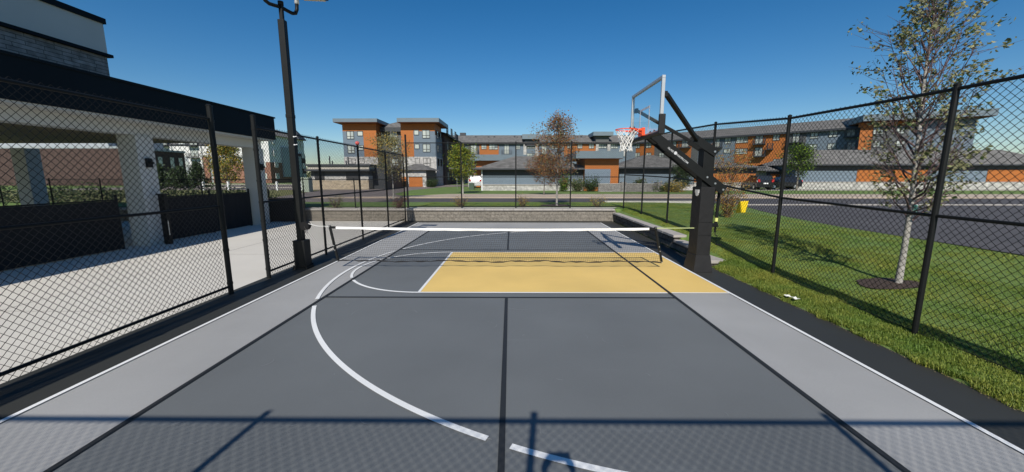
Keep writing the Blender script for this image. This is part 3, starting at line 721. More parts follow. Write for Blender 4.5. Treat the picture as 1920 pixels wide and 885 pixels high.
# height adjuster
t2 = t
mb = MB(); e = pa+Vector((-.02,PYc,0)); mb.tube([(PX+.26,PYc,1.76),(PX+.24,PYc,1.0)], .032, 12); mb.tube([(PX+.24,PYc,1.02),(PX+.235,PYc,.86)], .02, 10)
mb.tube([(PX+.14,PYc-.02,1.80),(PX+.13,PYc-.02,1.06)], .026, 10); mb.build('height_adjuster', M['blk'], t, smooth=False)
mb = MB(); mb.box(PX+.04,PX+.27,PYc-.05,PYc+.05,.98,1.06); mb.build('adjuster_bracket', M['blk'], t, bevel=.006)
mb = MB(); mb.tube([(PX+.243,PYc,1.10),(PX+.245,PYc,1.18)], .035, 12); mb.build('warning_sticker', pbr('sticker_yellow', (.70,.72,.22), .5, 0), t)
mb = MB(); mb.tube([(PX+.235,PYc,.87),(PX+.235,PYc-.03,.80),(PX+.27,PYc-.05,.78)], .011, 8); mb.tube([(PX+.25,PYc-.04,.79),(PX+.26,PYc-.04,.66),(PX+.27,PYc-.04,.59)], .004, 6); mb.tube([(PX+.25,PYc-.04,.59),(PX+.39,PYc-.04,.585)], .012, 8); mb.build('crank_handle', M['blk'], t)

# ------------------------------------------------------------------ photographer (seen only as a shadow)
def skin_obj(name, verts, edges, radii, mat, parent=None, subs=2, root=0):
    me = bpy.data.meshes.new(name); me.from_pydata(verts, edges, []); o = bpy.data.objects.new(name, me); C.objects.link(o)
    o.modifiers.new('skin', 'SKIN'); lay = me.skin_vertices[0].data
    for i, r_ in enumerate(radii):
        lay[i].radius = (r_, r_) if not hasattr(r_, '__len__') else r_; lay[i].use_root = (i == root)
    s_ = o.modifiers.new('sub', 'SUBSURF'); s_.levels = subs; s_.render_levels = subs; me.materials.append(mat)
    if parent: o.parent = parent
    return o
px0, py0 = .07, -.40
per = thing('person', 'photographer in a navy shirt holding a phone overhead with both hands', 'person', (px0,py0,0))
V = [(0,0,.95),(0,0,1.12),(0,0,1.34),(0,0,1.45),(0,.01,1.53),(0,.02,1.60),(0,.02,1.70),
     (-.19,0,1.42),(-.21,.12,1.62),(-.13,.30,1.84),(.19,0,1.42),(.21,.12,1.62),(.13,.30,1.84),
     (-.10,0,.88),(-.12,.02,.50),(-.13,-.02,.09),(-.13,.10,.04),(.10,0,.88),(.12,.02,.50),(.13,-.02,.09),(.13,.10,.04),(-.105,.345,1.95),(.105,.345,1.95)]
E = [(0,1),(1,2),(2,3),(3,4),(4,5),(5,6),(3,7),(7,8),(8,9),(3,10),(10,11),(11,12),(0,13),(13,14),(14,15),(15,16),(0,17),(17,18),(18,19),(19,20),(9,21),(12,22)]
Rd = [(.15,.11),(.14,.10),(.17,.11),(.10,.08),.055,(.075,.09),(.07,.085),.062,.045,.035,.062,.045,.035,.085,.06,.045,.04,.085,.06,.045,.04,.026,.026]
skin_obj('body', V, E, Rd, M['skin'], per)
Vs = V[:4]+[V[7],V[8],V[10],V[11],(-.17,.20,1.72),(.17,.20,1.72)]
skin_obj('shirt', Vs, [(0,1),(1,2),(2,3),(3,4),(4,5),(3,6),(6,7)], [(.165,.125),(.155,.115),(.185,.125),(.11,.09),.075,.06,.075,.06,.05,.05], M['shirt'], per)
skin_obj('trousers', [V[0],V[13],V[14],(-.13,-.02,.14),V[17],V[18],(.13,-.02,.14)], [(0,1),(1,2),(2,3),(0,4),(4,5),(5,6)], [(.16,.12),.10,.075,.06,.10,.075,.06], M['trousers'], per)
skin_obj('hair', [(0,-.02,1.62),(0,.0,1.72),(0,.03,1.76)], [(0,1),(1,2)], [(.075,.08),(.085,.09),(.06,.06)], M['hair'], per)
for sx in (-1,1):
    base = Vector((sx*.105,.345,1.95)); palm = Vector((sx*.095,.355,2.02))
    skin_obj('hand', [base, palm, Vector((sx*.085,.365,2.05))], [(0,1),(1,2)], [.024,(.03,.018),(.026,.014)], M['skin'], per, 2)
    for k in range(4):
        p0 = palm+Vector((0,.006,-.03+.018*k)); q = [p0, p0+Vector((-sx*.012,.03,.012)), p0+Vector((-sx*.03,.038,.018)), p0+Vector((-sx*.046,.032,.02))]
        skin_obj('finger', q, [(0,1),(1,2),(2,3)], [.0095,.009,.0085,.007], M['skin'], per, 2)
    th = [palm+Vector((-sx*.01,-.01,-.02)), palm+Vector((-sx*.03,-.02,.01)), palm+Vector((-sx*.045,-.012,.04))]
    skin_obj('thumb', th, [(0,1),(1,2)], [.012,.010,.008], M['skin'], per, 2)
mb = MB(); mb.box(px0-.075,px0+.09,-.045,-.035,2.035,2.115)
tag(mb.build('phone', M['phone'], bevel=.004), 'dark phone held level above the photographer', 'phone')

# ------------------------------------------------------------------ pavilion on the left
t = thing('pavilion', 'patio pavilion with deep black fascia, off-white beam and white columns', 'pavilion', (-12,12,0))
FE = 16.9
mb = MB(); mb.box(-26,-10.45,-6,FE,3.66,4.56); mb.build('fascia', M['fascia'], t)
mb = MB(); mb.box(-26,-10.41,-6,FE+.04,4.56,4.62); mb.build('roof_edge', M['fascia'], t, bevel=.005)
mb = MB(); mb.box(-25.9,-10.5,-6,FE-.06,3.60,3.655); mb.build('soffit', M['offwhite'], t)
for xa in (-11.06,):
    mb = MB(); mb.box(xa-.5,xa,-6,FE-.1,3.28,3.598); mb.build('beam', M['offwhite'], t, bevel=.004)
mb = MB(); mb.box(-25.9,-11.58,-6,FE-.3,3.50,3.597); mb.build('ceiling', M['ceil'], t)
for y in (0.6,5.9,11.2,16.3):
    mb = MB(); mb.box(-11.58,-11.03,y,y+.55,0,3.277); mb.build('column', M['offwhite'], t, bevel=.006)
    if y > 8:
        mb = MB(); mb.box(-11.03,-10.95,y+.2,y+.36,2.35,2.62); mb.box(-10.95,-10.86,y+.24,y+.32,2.45,2.52); mb.build('wall_lamp', M['blk'], t, bevel=.005)
for y in (0.6,5.9,11.2,16.3):
    mb = MB(); mb.box(-21.5,-20.9,y,y+.55,0,3.277); mb.build('column', M['offwhite'], t, bevel=.006)
# slim black post standing in front of first column
t = thing('gate_post', 'short black steel post in front of first pavilion column', 'post', (-10.8,11.2,0))
mb = MB(); mb.box(-10.9,-10.72,11.5,11.62,0,1.52); mb.box(-10.94,-10.68,11.47,11.65,1.52,1.56); mb.build('post', M['blk'], t, bevel=.006)
mb = MB(); mb.tube([(-10.66,11.47,.3),(-10.66,11.47,.75)], .012, 8); mb.build('bolt', M['steel'], t)
# upper storey rising above the pavilion
t = thing('clubhouse', 'clubhouse upper floor of ledge stone with pale panel parapet and glass railing', 'building', (-18,8,0))
EX, EY = -14.35, 14.0
mb = MB(); mb.box(-26,EX,-6,EY,4.62,6.22); mb.build('stone_wall', M['stoneg'], t)
mb = MB(); mb.box(-26,EX+.12,-6,EY+.12,6.22,6.32); mb.build('ledge', M['fascia'], t)
mb = MB(); mb.box(-26,EX+.02,-6,EY+.02,6.32,7.32); mb.build('parapet', M['offwhite'], t)
mb = MB(); mb.box(-26,EX+.08,-6,EY+.08,7.32,7.50); mb.build('coping', M['fascia'], t)
mb = MB(); mb.box(-26,EX-.6,-6,12.5,7.52,7.56); mb.box(-26,EX-.55,-6,12.55,8.32,8.38); mb.box(-26,EX-.7,-6,12.3,8.6,8.65)
for y in (12.5,10.6,8.7,6.8): mb.box(EX-.65,EX-.6,y-.05,y,7.5,8.34)
mb.build('railing', M['fascia'], t)
mb = MB(); mb.box(EX-.63,EX-.62,-6,12.4,7.6,8.3); mb.build('glass_panel', M['glass'], t)

# ------------------------------------------------------------------ facades in the distance
def mapY(Y): return lambda u,o,z: (u, Y-o, z)
def mapX(X, s=1): return lambda u,o,z: (X+s*o, u, z)
def window(root, mp, u0, u1, z0, z1, cols=2, split=.68, fr='frame', label=None):
    if u0 > u1: u0, u1 = u1, u0
    if z0 > z1: z0, z1 = z1, z0
    f = .07; mb = MB(); o0, o1 = .0, .09
    mb.mbox(mp,u0-f,u1+f,o0,o1,z1,z1+f); mb.mbox(mp,u0-f,u1+f,o0,o1,z0-f,z0); mb.mbox(mp,u0-f,u0,o0,o1,z0,z1); mb.mbox(mp,u1,u1+f,o0,o1,z0,z1)
    cw = (u1-u0)/cols
    for i in range(1,cols): mb.mbox(mp,u0+cw*i-f*.6,u0+cw*i+f*.6,o0,o1-.01,z0,z1)
    if split: zs = z1-(z1-z0)*split; mb.mbox(mp,u0,u1,o0,o1-.02,zs-f*.5,zs+f*.5)
    loc = root.rotation_euler.z != 0
    w_ = mb.build('window', M[fr], root, local=loc)
    pm = MB()
    rows = ((z0,zs-f*.5),(zs+f*.5,z1)) if split else ((z0,z1),)
    for i in range(cols):
        for a, b in rows: pm.mbox(mp,u0+cw*i+(f*.6 if i else 0),u0+cw*(i+1)-(f*.6 if i<cols-1 else 0),.012,.03,a,b)
    pn = pm.build('pane', M['pane'], w_, local=loc)
    if not loc: pass
    return w_
def part(root, name, mat, *boxes, bevel=0):
    mb = MB()
    for b in boxes: mb.box(*b)
    return mb.build(name, M[mat] if isinstance(mat,str) else mat, root, bevel=bevel, local=(root.rotation_euler.z != 0))
def U(px, py, Y): return atY(px,py,Y).x
def Z(px, py, Y): return atY(px,py,Y).z
def balcony(root, mp, u0, u1, z, depth=1.2, h=1.05):
    loc = root.rotation_euler.z != 0
    mb = MB(); mb.mbox(mp,u0,u1,.01,depth,z-.16,z); mb.mbox(mp,u0,u1,depth-.05,depth,z+h-.05,z+h); mb.mbox(mp,u0,u1,depth-.05,depth,z+.06,z+.10)
    mb.mbox(mp,u0,u0+.05,.01,depth-.05,z+h-.05,z+h); mb.mbox(mp,u1-.05,u1,.01,depth-.05,z+h-.05,z+h)
    k = max(3,int((u1-u0)/.16))
    for i in range(k+1): q = u0+(u1-u0-.035)*i/k; mb.mbox(mp,q,q+.035,depth-.04,depth-.01,z,z+h-.05)
    k = max(3,int(depth/.2))
    for i in range(1,k):
        q = depth*i/k
        for a_ in (u0,u1-.035): mb.mbox(mp,a_,a_+.035,q,q+.035,z,z+h-.05)
    return mb.build('balcony', M['dkfas'], root, local=loc)

# --- block with two slab-roofed towers (left of centre)
YA = 68.0
t = thing('apartment_building', 'four-storey orange and blue apartment block with two flat slab-roofed towers', 'building', (-22,YA,ROADZ))
g0 = .3
xl, xo, xr = U(643,260,YA), U(681.5,260,YA), U(706,260,YA)
zt = Z(680,231,YA); z_or = Z(680,246,YA); z_st = Z(680,294,YA)
part(t,'tower_core','orange',(xl,xr,YA+.15,YA+9,z_st,zt))
part(t,'orange_cladding','orange',(xl,xr,YA,YA+.148,z_or,zt),(xo,xr,YA,YA+.148,z_st,z_or-.002))
part(t,'blue_cladding','blue',(xl,xo-.002,YA-.01,YA+.148,z_st,z_or-.004))
part(t,'stone_base','stonew',(xl-.05,xr+.05,YA-.06,YA+9,g0,z_st-.002))
part(t,'roof_slab','slab',(U(624,231,YA-1.5),U(707,231,YA-1.5),YA-1.5,YA+11,zt+.002,Z(660,222,YA-1.5)))
part(t,'soffit','slabu',(U(624,231,YA-1.5)+.05,U(707,231,YA-1.5)-.05,YA-1.45,YA+10.9,zt-.06,zt))
for py in (246.5,273,298):
    window(t,mapY(YA-.01),U(651.5,260,YA),U(663.5,260,YA),Z(660,py+13.5,YA),Z(660,py,YA))
    window(t,mapY(YA-.01),U(671.5,260,YA),U(680.5,260,YA),Z(660,py+7.8,YA),Z(660,py,YA),1,0)
# middle bay
ym = YA+2.5; xm0, xm1 = xr+.002, U(751,260,YA)-.002
zme = Z(730,240,ym)
part(t,'grey_bay','grey',(xm0,xm1,ym,YA+9,g0,zme))
mb = MB(); zr = Z(730,224,YA+8); mb.add([(xm0-1.2,ym-.6,zme),(xm1+.5,ym-.6,zme),(xm1+.5,YA+8,zr),(xm0+3.5,YA+8,zr),(xm0-1.2,YA+14,zme),(xm1+.5,YA+14,zme)],[(0,1,2,3),(3,2,5,4),(0,3,4),(1,5,2),(0,4,5,1)]); mb.build('gable_roof',M['shingle'],t)
part(t,'eave_fascia','dkfas',(xm0-.0,xm1,ym-.7,ym-.602,zme-.7,zme+.05),(xm0,xm1,ym-.6,ym-.002,zme-.7,zme-.002))
for py in (246.5,273.5,299):
    window(t,mapY(ym),U(709,260,ym),U(717.5,260,ym),Z(730,py+8,ym),Z(730,py,ym),1,0)
    window(t,mapY(ym),U(733,260,ym),U(745,260,ym),Z(730,py+11,ym),Z(730,py-1,ym))
# right tower
x0, x1, x2 = U(752,260,YA), U(775.5,260,YA), U(815.5,260,YA)
part(t,'tower_core','orange',(x0,x2,YA+.15,YA+6,z_st,zt))
part(t,'orange_cladding','orange',(x0,x2,YA,YA+.148,z_or,zt),(x0,x1,YA,YA+.148,z_st,z_or-.002))
part(t,'blue_cladding','blue',(x1+.002,x2+.02,YA-.01,YA+.148,z_st,z_or-.004),(x2+.001,x2+.12,YA+.15,YA+6,z_st,zt-2))
part(t,'stone_base','stonew',(x0-.05,x2+.15,YA-.06,YA+6,g0,z_st-.002))
part(t,'roof_slab','slab',(U(744,231,YA-1.5),U(823,231,YA-1.5),YA-1.5,YA+7.5,zt+.002,Z(780,221,YA-1.5)))
part(t,'soffit','slabu',(U(744,231,YA-1.5)+.05,U(823,231,YA-1.5)-.05,YA-1.45,YA+7.4,zt-.06,zt))
for py in (244.5,270.5,297):
    window(t,mapY(YA-.01),U(793,260,YA),U(805.5,260,YA),Z(790,py+14,YA),Z(790,py,YA))
    window(t,mapY(YA-.01),U(775.8,260,YA)+.15,U(785,260,YA),Z(790,py+8,YA),Z(790,py,YA),1,0)
    for k in (1.0,3.6): window(t,mapX(x2+.12),YA+k,YA+k+1.3,Z(790,py+13,YA),Z(790,py,YA),1,.68)
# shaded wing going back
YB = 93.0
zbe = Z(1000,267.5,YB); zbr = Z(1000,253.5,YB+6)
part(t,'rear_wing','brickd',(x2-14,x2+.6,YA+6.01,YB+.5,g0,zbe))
mb = MB(); mb.add([(x2+1.4,YA+5.4,zbe),(x2+1.4,YB+4,zbe),(x2-7,YB+4,zbr),(x2-7,YA+6,zbr)],[(0,1,2,3)]); mb.add([(x2+1.4,YA+5.4,zbe-.35),(x2+1.4,YB+4,zbe-.35),(x2+1.4,YB+4,zbe),(x2+1.4,YA+5.4,zbe)],[(0,1,2,3)]); mb.build('rear_roof',M['shingle'],t)
for lv in range(4):
    for k in range(3):
        yy = YA+8+k*5.2; z = 1.4+lv*3.0
        if k==1: balcony(t,mapX(x2+.6),yy-.6,yy+2.6,z-.6)
        window(t,mapX(x2+.6),yy,yy+1.8,z,z+1.5,2,.68)

# --- long block with pitched roof
def facade(A0, A1, name, label, group=None):
    A0 = Vector((*A0,0)); A1 = Vector((*A1,0)); d = (A1-A0).normalized(); ang = math.atan2(d.y,d.x); nrm = Vector((-d.y,d.x,0))  # points away from camera
    ang = ang if abs(ang) > 1e-9 else 1e-5
    t = thing(name, label, 'building', (A0.x,A0.y,0), ang, group)
    def uv(px, py, depth=0.0):
        r_ = ray(px,py); q = A0+nrm*depth; k = (q-EYE).dot(nrm)/r_.dot(nrm); p = EYE+r_*k
        return (p-A0).dot(d), p.z
    return t, uv, (A1-A0).length
mpL = lambda dep=0.0: (lambda u,o,z: (u, dep-o, z))
t, uv, Ln = facade((-14.0,93),(29.5,93),'apartment_building','long pitched-roof apartment block in blue, orange and stone straight behind the garages')
zeB = uv(1000,267.5)[1]; zrB = uv(1000,253.5,6)[1]
part(t,'blue_wall','blue',(0,Ln,0,12,.2,zeB))
def roof(t, u0, u1, ze, zr, over=.7, dep=12, hip0=0, hip1=0, mat='shingle'):
    mb = MB(); a = -over; b = dep+over; m = dep/2
    mb.add([(u0-over,a,ze),(u1+over,a,ze),(u1+over-hip1,m,zr),(u0-over+hip0,m,zr),(u0-over,b,ze),(u1+over,b,ze)],[(0,1,2,3),(3,2,5,4),(0,3,4),(1,5,2)])
    mb.build('roof', M[mat], t, local=True)
    part(t,'eave','dkfas',(u0-over,u1+over,a+.002,a+.12,ze-.32,ze-.002),(u0-over,u1+over,a+.12,-.002,ze-.25,ze-.18))
roof(t,-2,Ln-.5,zeB,zrB)
def vents(uv, lst, dep):
    for px, py in lst:
        u, z = uv(px,py,dep); part(t,'roof_vent','dkfas',(u-.2,u+.2,dep-.2,dep+.2,z-.5,z+.15))
vents(uv, [(853,258),(892,256.5),(916,257),(927,256.5),(965,256),(970,257.5),(978,256),(1083,257),(1090,256)], 4.0)
u, z = uv(868,253,6); part(t,'roof_hood','dkfas',(u-.7,u+.7,5.5,6.8,z-.6,z+.5))
def blk(mat, px0, px1, py0, py1, o=.1, name='cladding'):
    u0 = uv(px0,(py0+py1)/2)[0]; u1 = uv(px1,(py0+py1)/2)[0]; z1 = min(uv(px0,py0)[1], zeB-.3); z0 = uv(px0,py1)[1]
    part(t,name,mat,(u0,u1,-o,-.001,z0,z1))
def win(px0, px1, py0, py1, cols=2, o=.1, split=.68):
    u0,z1 = uv(px0,py0); u1,z0 = uv(px1,py1); window(t, mpL(-o), u0,u1,z0,z1,cols,split)
def balc(px0, px1, pyf, door=None, o=.0, dpt=1.1):
    u0,z = uv(px0,pyf); u1,_ = uv(px1,pyf)
    balcony(t, mpL(-o), u0,u1,z, dpt)
    if door:
        a,zz = uv(door[0],door[2]); b,_ = uv(door[1],door[2]); window(t,mpL(-o),a,b,z+.08,zz,2,0)
blk('grey',878,898,268,330); blk('orange',899,935,268,291.5); blk('orange',880,899,300,330)
win(903,912,271.5,279.5); win(917.5,933,271,280,3)
balc(880,898,290,(883,893,271.5),.1); balc(941,959,290,(946,954,271))
win(967,975,271,279.5,o=0); win(967,975,290,298,o=0)
blk('stonew',981.5,987,266,294,.5,'stone_pier'); blk('stonew',1003.5,1009,266,294,.5,'stone_pier')
win(988.5,1002.5,269.5,278,3,0); win(988.5,1002.5,288,294,3,0)
u0,zz = uv(979,261.5); u1,_ = uv(1011,261.5); part(t,'porch_slab','slab',(u0,u1,-1.2,5,zz,zz+1.1)); part(t,'porch_wall','dkfas',(u0+.6,u1-.6,-.5,4.8,zeB-.8,zz-.002))
balc(1012,1030,290,(1016,1024,271)); win(1035,1046,270,279,2,0); 
blk('orange',1058,1117,268,293); win(1083,1091.3,269,278); win(1104.5,1113,269,278); win(1064,1072,269,278)
blk('stonew',1116.5,1121.5,262,293,.5,'stone_pier'); blk('stonew',1138,1143.5,262,293,.5,'stone_pier'); 
u0,zz = uv(1110,255.5); u1,_ = uv(1147,255.5); part(t,'porch_slab','slab',(u0,u1,-1.6,5,zz,zz+.9)); part(t,'porch_wall','grey',(u0+.8,u1-.8,-.6,4.8,zeB-.3,zz-.002))
blk('stonew',1121.7,1137.8,261,266.5,.45,'stone_lintel')
win(1122.5,1137,268.5,277.5,3,0); win(1146,1157.5,268.5,278,3,0); win(1146,1157.5,288,296,3,0)
blk('stonew',1165,1171,266,293,.5,'stone_pier')
for px in (842,852,863): win(px-3,px+3,271,280,2,0)

# --- angled wing to the right
t, uv, Ln = facade((29.5,92.5),(58.2,62.6),'apartment_building','angled apartment wing with orange and blue siding and black balconies behind hoop')
zeB = uv(1460,249)[1]; zrB = uv(1460,233,6)[1]
part(t,'blue_wall','blue',(0,Ln,0,12,.2,zeB)); roof(t,0,Ln,zeB,zrB)
blk('orange',1187,1227,262,300); win(1191.5,1199.7,267,277); win(1212.6,1221,266,276.5); win(1191.5,1199.7,287,296); win(1212.6,1221,287,296)
blk('grey',1227,1268,262,310); win(1232,1240,265,275); win(1257,1268,264,274); win(1237,1245,287,294)
blk('orange',1268.3,1296,260,310); balc(1275,1296,277,(1280,1292,261.5),.1); win(1311,1322,262,271); 
blk('grey',1297,1309,260,310)
balc(1333,1355,277,(1338,1350,261)); win(1360,1370,259,268.5,2,0); win(1358,1369,280,286,2,0,0)
blk('orange',1378,1475,252,322); win(1382,1402,257.5,267,3); win(1380,1401,279.5,288,3)
balc(1414,1436,270.5,(1418,1431,255.5),.1); balc(1414,1436,293.5,(1417,1430,277.5),.1); win(1451,1461,253,262.5); win(1451,1462,299,307.5)
balc(1440,1450,280,None,.1); blk('grey',1475.5,1508,252,330); balc(1478,1506,267.5,(1488,1500,250),.1); 
win(1521,1533,249,259,2,0); win(1518,1531,271.5,280,2,0); win(1556,1569,246,256,2,0); win(1553,1567,269.5,278.5,2,0)
balc(1584,1612,257,(1590,1604,240.5)); balc(1584,1612,283,(1590,1604,268))
# end tower
t, uv, Ln = facade((55.6,61.6),(66.5,57.0),'apartment_building','orange-cornered end tower under flat slab roof at right behind young tree')
zsl = uv(1650,228)[1]; zeB = zsl+.3
part(t,'wall','blue',(0,Ln,0,11,.2,zsl-.002)); blk('orange',1610,1634,239,290); blk('orange',1610,1720,228,239,.12,'band')
part(t,'roof_slab','slab',(-1.6,Ln+1.2,-1.6,12,zsl,zsl+.95)); part(t,'soffit','slabu',(-1.5,Ln+1.1,-1.5,11.9,zsl-.08,zsl-.003))
blk('grey',1634.2,1700,239,300)
for py in (240,264,290): win(1638,1655,py,py+11,3); win(1681,1694,py,py+10)

# --- garages
def garage(name, label, px0, px1, Y, py_eave, py_ridge, py_stone, wallmat='bluel', dep=6.5, hip=4.5, group='low garage blocks along the far side of road', base=ROADZ):
    global t, uv, zeB
    x0 = U(px0, 340, Y); x1 = U(px1, 340, Y)
    t, uv, Ln = facade((x0,Y),(x1,Y),name,label,group)
    ze = uv(px0,py_eave)[1]; zr = uv(px0,py_ridge,dep/2)[1]; zs = uv(px0,py_stone)[1]; zeB = ze+.1
    part(t,'wall',wallmat,(0,Ln,0,dep,zs,ze)); part(t,'stone_base','stonew',(-.06,Ln+.06,-.08,dep,.2,zs-.002))
    part(t,'stone_ledge','cap',(-.1,Ln+.1,-.14,-.082,zs-.1,zs+.02))
    a = -.75; mb = MB(); mb.add([(a,a,ze),(Ln-a,a,ze),(Ln-a-hip,dep/2,zr),(a+hip,dep/2,zr),(a,dep-a,ze),(Ln-a,dep-a,ze)],[(0,1,2,3),(3,2,5,4),(0,3,4),(1,5,2),(0,4,5,1)])
    mb.build('roof', M['shingle'], t, local=True)
    part(t,'frieze','dkfas',(-.02,Ln+.02,-.05,-.002,ze-.75,ze-.01),(a,Ln-a,a-.05,a-.002,ze-.12,ze+.03))
    return Ln
Ln = garage('garage_block','grey-roofed blue garage with pale stone base behind the autumn tree',903,1096,43.5,316.5,293,346)
xg = Ln
part(t,'downpipe','wht',(.0,.12,-.2,-.09,.4,3.0))
# tower end of that garage
t, uv, Ln = facade((U(1096,340,42.6),42.6),(U(1159,340,42.6),42.6),'garage_block','orange and blue garage bay under wide flat blue slab roof right of garage','low garage blocks along the far side of road')
zs = uv(1120,297.5)[1]; zeB = zs
part(t,'wall','orange',(0,Ln,0,6,.2,zs-.002)); blk('bluel',1096,1144,317,350,.08,'blue_panel')
part(t,'roof_slab','slab',(uv(1080,297.5,-.9)[0],uv(1169,297.5,-.9)[0],-.9,7.5,zs,zs+.78)); part(t,'soffit','slabu',(uv(1080,297.5,-.9)[0]+.05,uv(1169,297.5,-.9)[0]-.05,-.85,7.4,zs-.05,zs-.003))
Ln = garage('garage_block','grey-roofed blue garage seen behind the hoop net',1161,1300,46,314,291,346)
Ln = garage('garage_block','long grey-roofed garage with orange wall behind the hoop post',1302,1416,50,314,300,342,'orange')
Ln = garage('garage_block','long grey-roofed garage with blue and orange wall at far right beyond road',1490,1980,50,309,281,341)
blk('orange',1606,1738,318,341,.06)
blk('orange',1850,1960,318,341,.06)
Ln = garage('garage_block','small dark-sided garage with orange door between two parked black cars',1436,1466,53,320,308,345,'stonew',5,2.2)
blk('orange',1443,1460,326,350,.06,'door')
# farther slab-roofed garage seen left of the middle garage
t, uv, Ln = facade((U(893,340,60),60),(U(975,340,60),60),'garage_block','distant garage with blue slab roof behind yellow-green tree','low garage blocks along the far side of road')
zs = uv(900,301.5)[1]; zeB = zs
part(t,'wall','orange',(0,Ln,0,6,.2,zs-.002)); part(t,'roof_slab','slab',(uv(882,301,-1)[0],Ln+1,-1,7,zs,zs+.9)); 
mb = MB(); part(t,'lean_roof','shingle',(-4,Ln,-1.6,-.01,uv(880,317)[1],uv(880,314)[1])); part(t,'post','stonew',(-1.1,-.7,-1.5,-1.2,.2,uv(880,317.2)[1]))
# small garage with orange door below the left towers
t, uv, Ln = facade((U(752,340,60),60),(U(799.5,340,60),60),'garage','small stone garage with one orange door under the left apartment block')
zs = uv(780,319)[1]; zeB = zs
part(t,'wall','stonew',(0,Ln,0,7,.2,zs)); part(t,'side_wall','dkfas',(Ln+.001,Ln+.05,0,7,.2,zs)); 
mb = MB(); mb.add([(-.5,-.6,zs),(Ln+.7,-.6,zs),(Ln+.7,7.6,zs),(-.5,7.6,zs),(Ln*.35,3.5,zs+1.1),(Ln*.6,3.5,zs+1.1)],[(0,1,5,4),(1,2,5),(2,3,4,5),(3,0,4),(0,3,2,1)]); mb.build('roof',M['shingle'],t,local=True)
blk('orange',767,792.5,331.5,350,.06,'garage_door'); blk('orange',752,762,331.5,350,.06,'garage_door')
# stone amenity building
YS = 48.5
t, uv, Ln = facade((U(583.5,340,YS),YS),(U(691,340,YS),YS),'amenity_building','low flat-roofed beige stone building across the car park')
def zz_(py): return uv(640,py)[1]
zeB = 99
part(t,'stone_wall','stoneb',(0,Ln,0,8,.2,zz_(338))); part(t,'band','stonew',(0,Ln,.05,8,zz_(338)+.002,zz_(329.5))); part(t,'upper_wall','grey',(0,Ln,.1,8,zz_(329.5)+.002,zz_(321)))
part(t,'lower_fascia','dkfas',(-.3,Ln+.5,-.8,8.2,zz_(321)+.002,zz_(317.5))); part(t,'fascia','conc',(-.1,Ln+.3,-.4,8,zz_(317.5)+.002,zz_(311.5))); part(t,'roof_cap','dkfas',(-.3,Ln+.5,-.6,8.2,zz_(311.5)+.002,zz_(308)))
blk('frame',590,608,322,337.5,.04,'louvre'); blk('frame',649,674,322,338,.04,'louvre'); 
part(t,'side_wing','dkfas',(Ln+.01,Ln+1.6,1.5,9,.2,zz_(312)))
for px, h in ((604,1.1),(609,.5),(636,.5),(640,1.0)):
    u,_ = uv(px,308); part(t,'roof_pipe','dkfas',(u-.06,u+.06,2,2.12,zz_(308),zz_(308)+h))

# low stone wall by the middle garage
t = thing('stone_wall', 'low pale stone garden wall in front of slab-roofed garage', 'wall', (U(1180,355,40),40,ROADZ))
x0, x1 = U(1122,355,40), U(1236,355,40)
mb = MB(); mb.box(x0,x1,40,40.4,.3,1.28); mb.build('stonework', M['stoneg'], t)
mb = MB(); mb.box(x0-.05,x1+.05,39.95,40.45,1.28,1.36); mb.build('coping', M['cap'], t)
mb = MB(); xx = U(1169,355,40); 
for q in (x1-.1, xx): mb.box(q-.25,q+.25,39.85,40.55,.3,1.5)
mb.build('pier', M['stoneg'], t)

# --- far left blocks
t = thing('brick_building', 'dark brick hall with tall windows seen through pavilion', 'building', (-75,75,ROADZ))
part(t,'wall','brickd',(-95,-70,68,81.2,.2,7.0)); part(t,'roof_edge','gsid',(-95.1,-69.8,67.9,81.4,7.0,7.35)); part(t,'upper_level','gsid',(-95,-74,70,81,7.35,9.2))
for k, y in enumerate((70.2,72.6,75.0,77.6,79.6)): window(t,mapX(-70),y,y+.95,2.2,5.9,1,.5,'frame')
for k, y in enumerate((71.5,74,76.5)): window(t,mapX(-74),y,y+1.4,7.9,8.8,2,0,'frame')
t, uv, Ln = facade((-112,104),(-69,104),'apartment_building','white and grey apartment block with balconies behind evergreens at left')
zeB = uv(430,272)[1]
part(t,'wall','gsid',(0,Ln,0,10,.2,zeB)); roof(t,0,Ln,zeB+.2,zeB+2.4,.5,10)
k = 0
for u0 in range(0,int(Ln)-4,8):
    part(t,'white_bay','wsid',(u0,u0+3.6,-.7,-.001,.2,zeB-.3)); part(t,'brick_bay','brick',(u0+3.6,u0+5.0,-.3,-.001,.2,zeB-3.2)); part(t,'white_band','wsid',(u0+3.6,u0+7.98,-.25,-.001,zeB-3.0,zeB-.3))
    for lv in range(4):
        z = 1.3+3.05*lv; window(t,mpL(-.7),u0+.8,u0+2.8,z,z+1.9,2,0,'frame'); balcony(t,mpL(-.7),u0+.5,u0+3.1,z-.3,1.3)
        window(t,mpL(-.25 if lv==3 else 0.0),u0+5.6,u0+7.2,z+.3,z+1.6,2,.6,'wframe')
t = thing('apartment_building', 'tall apartment block with white top and brick lower floors left of lamp post', 'building', (-63,100,ROADZ))
CXo = -60.5
part(t,'brick_floors','brick',(-75,CXo,94.6,110.5,.2,5.6)); part(t,'white_floors','wsid',(-75,CXo,94.6,110.5,5.602,12.2))
part(t,'brown_band','brickd',(CXo+.001,CXo+.25,103,110.4,.2,8.4)); part(t,'grey_bay','gsid',(CXo+.001,CXo+.4,99.5,102.9,2,9.6)); part(t,'grey_bay','gsid',(CXo+.251,CXo+.6,106,107.6,2,7.6))
mb = MB(); mb.add([(-76,94,12.2),(CXo+.7,94,12.2),(CXo+.7,111.2,12.2),(-76,111.2,12.2),(-68,94,15.2),(-68,111.2,15.2)],[(0,1,4),(1,2,5,4),(2,3,5),(3,0,4,5),(0,3,2,1)]); mb.build('roof',M['shingle'],t)
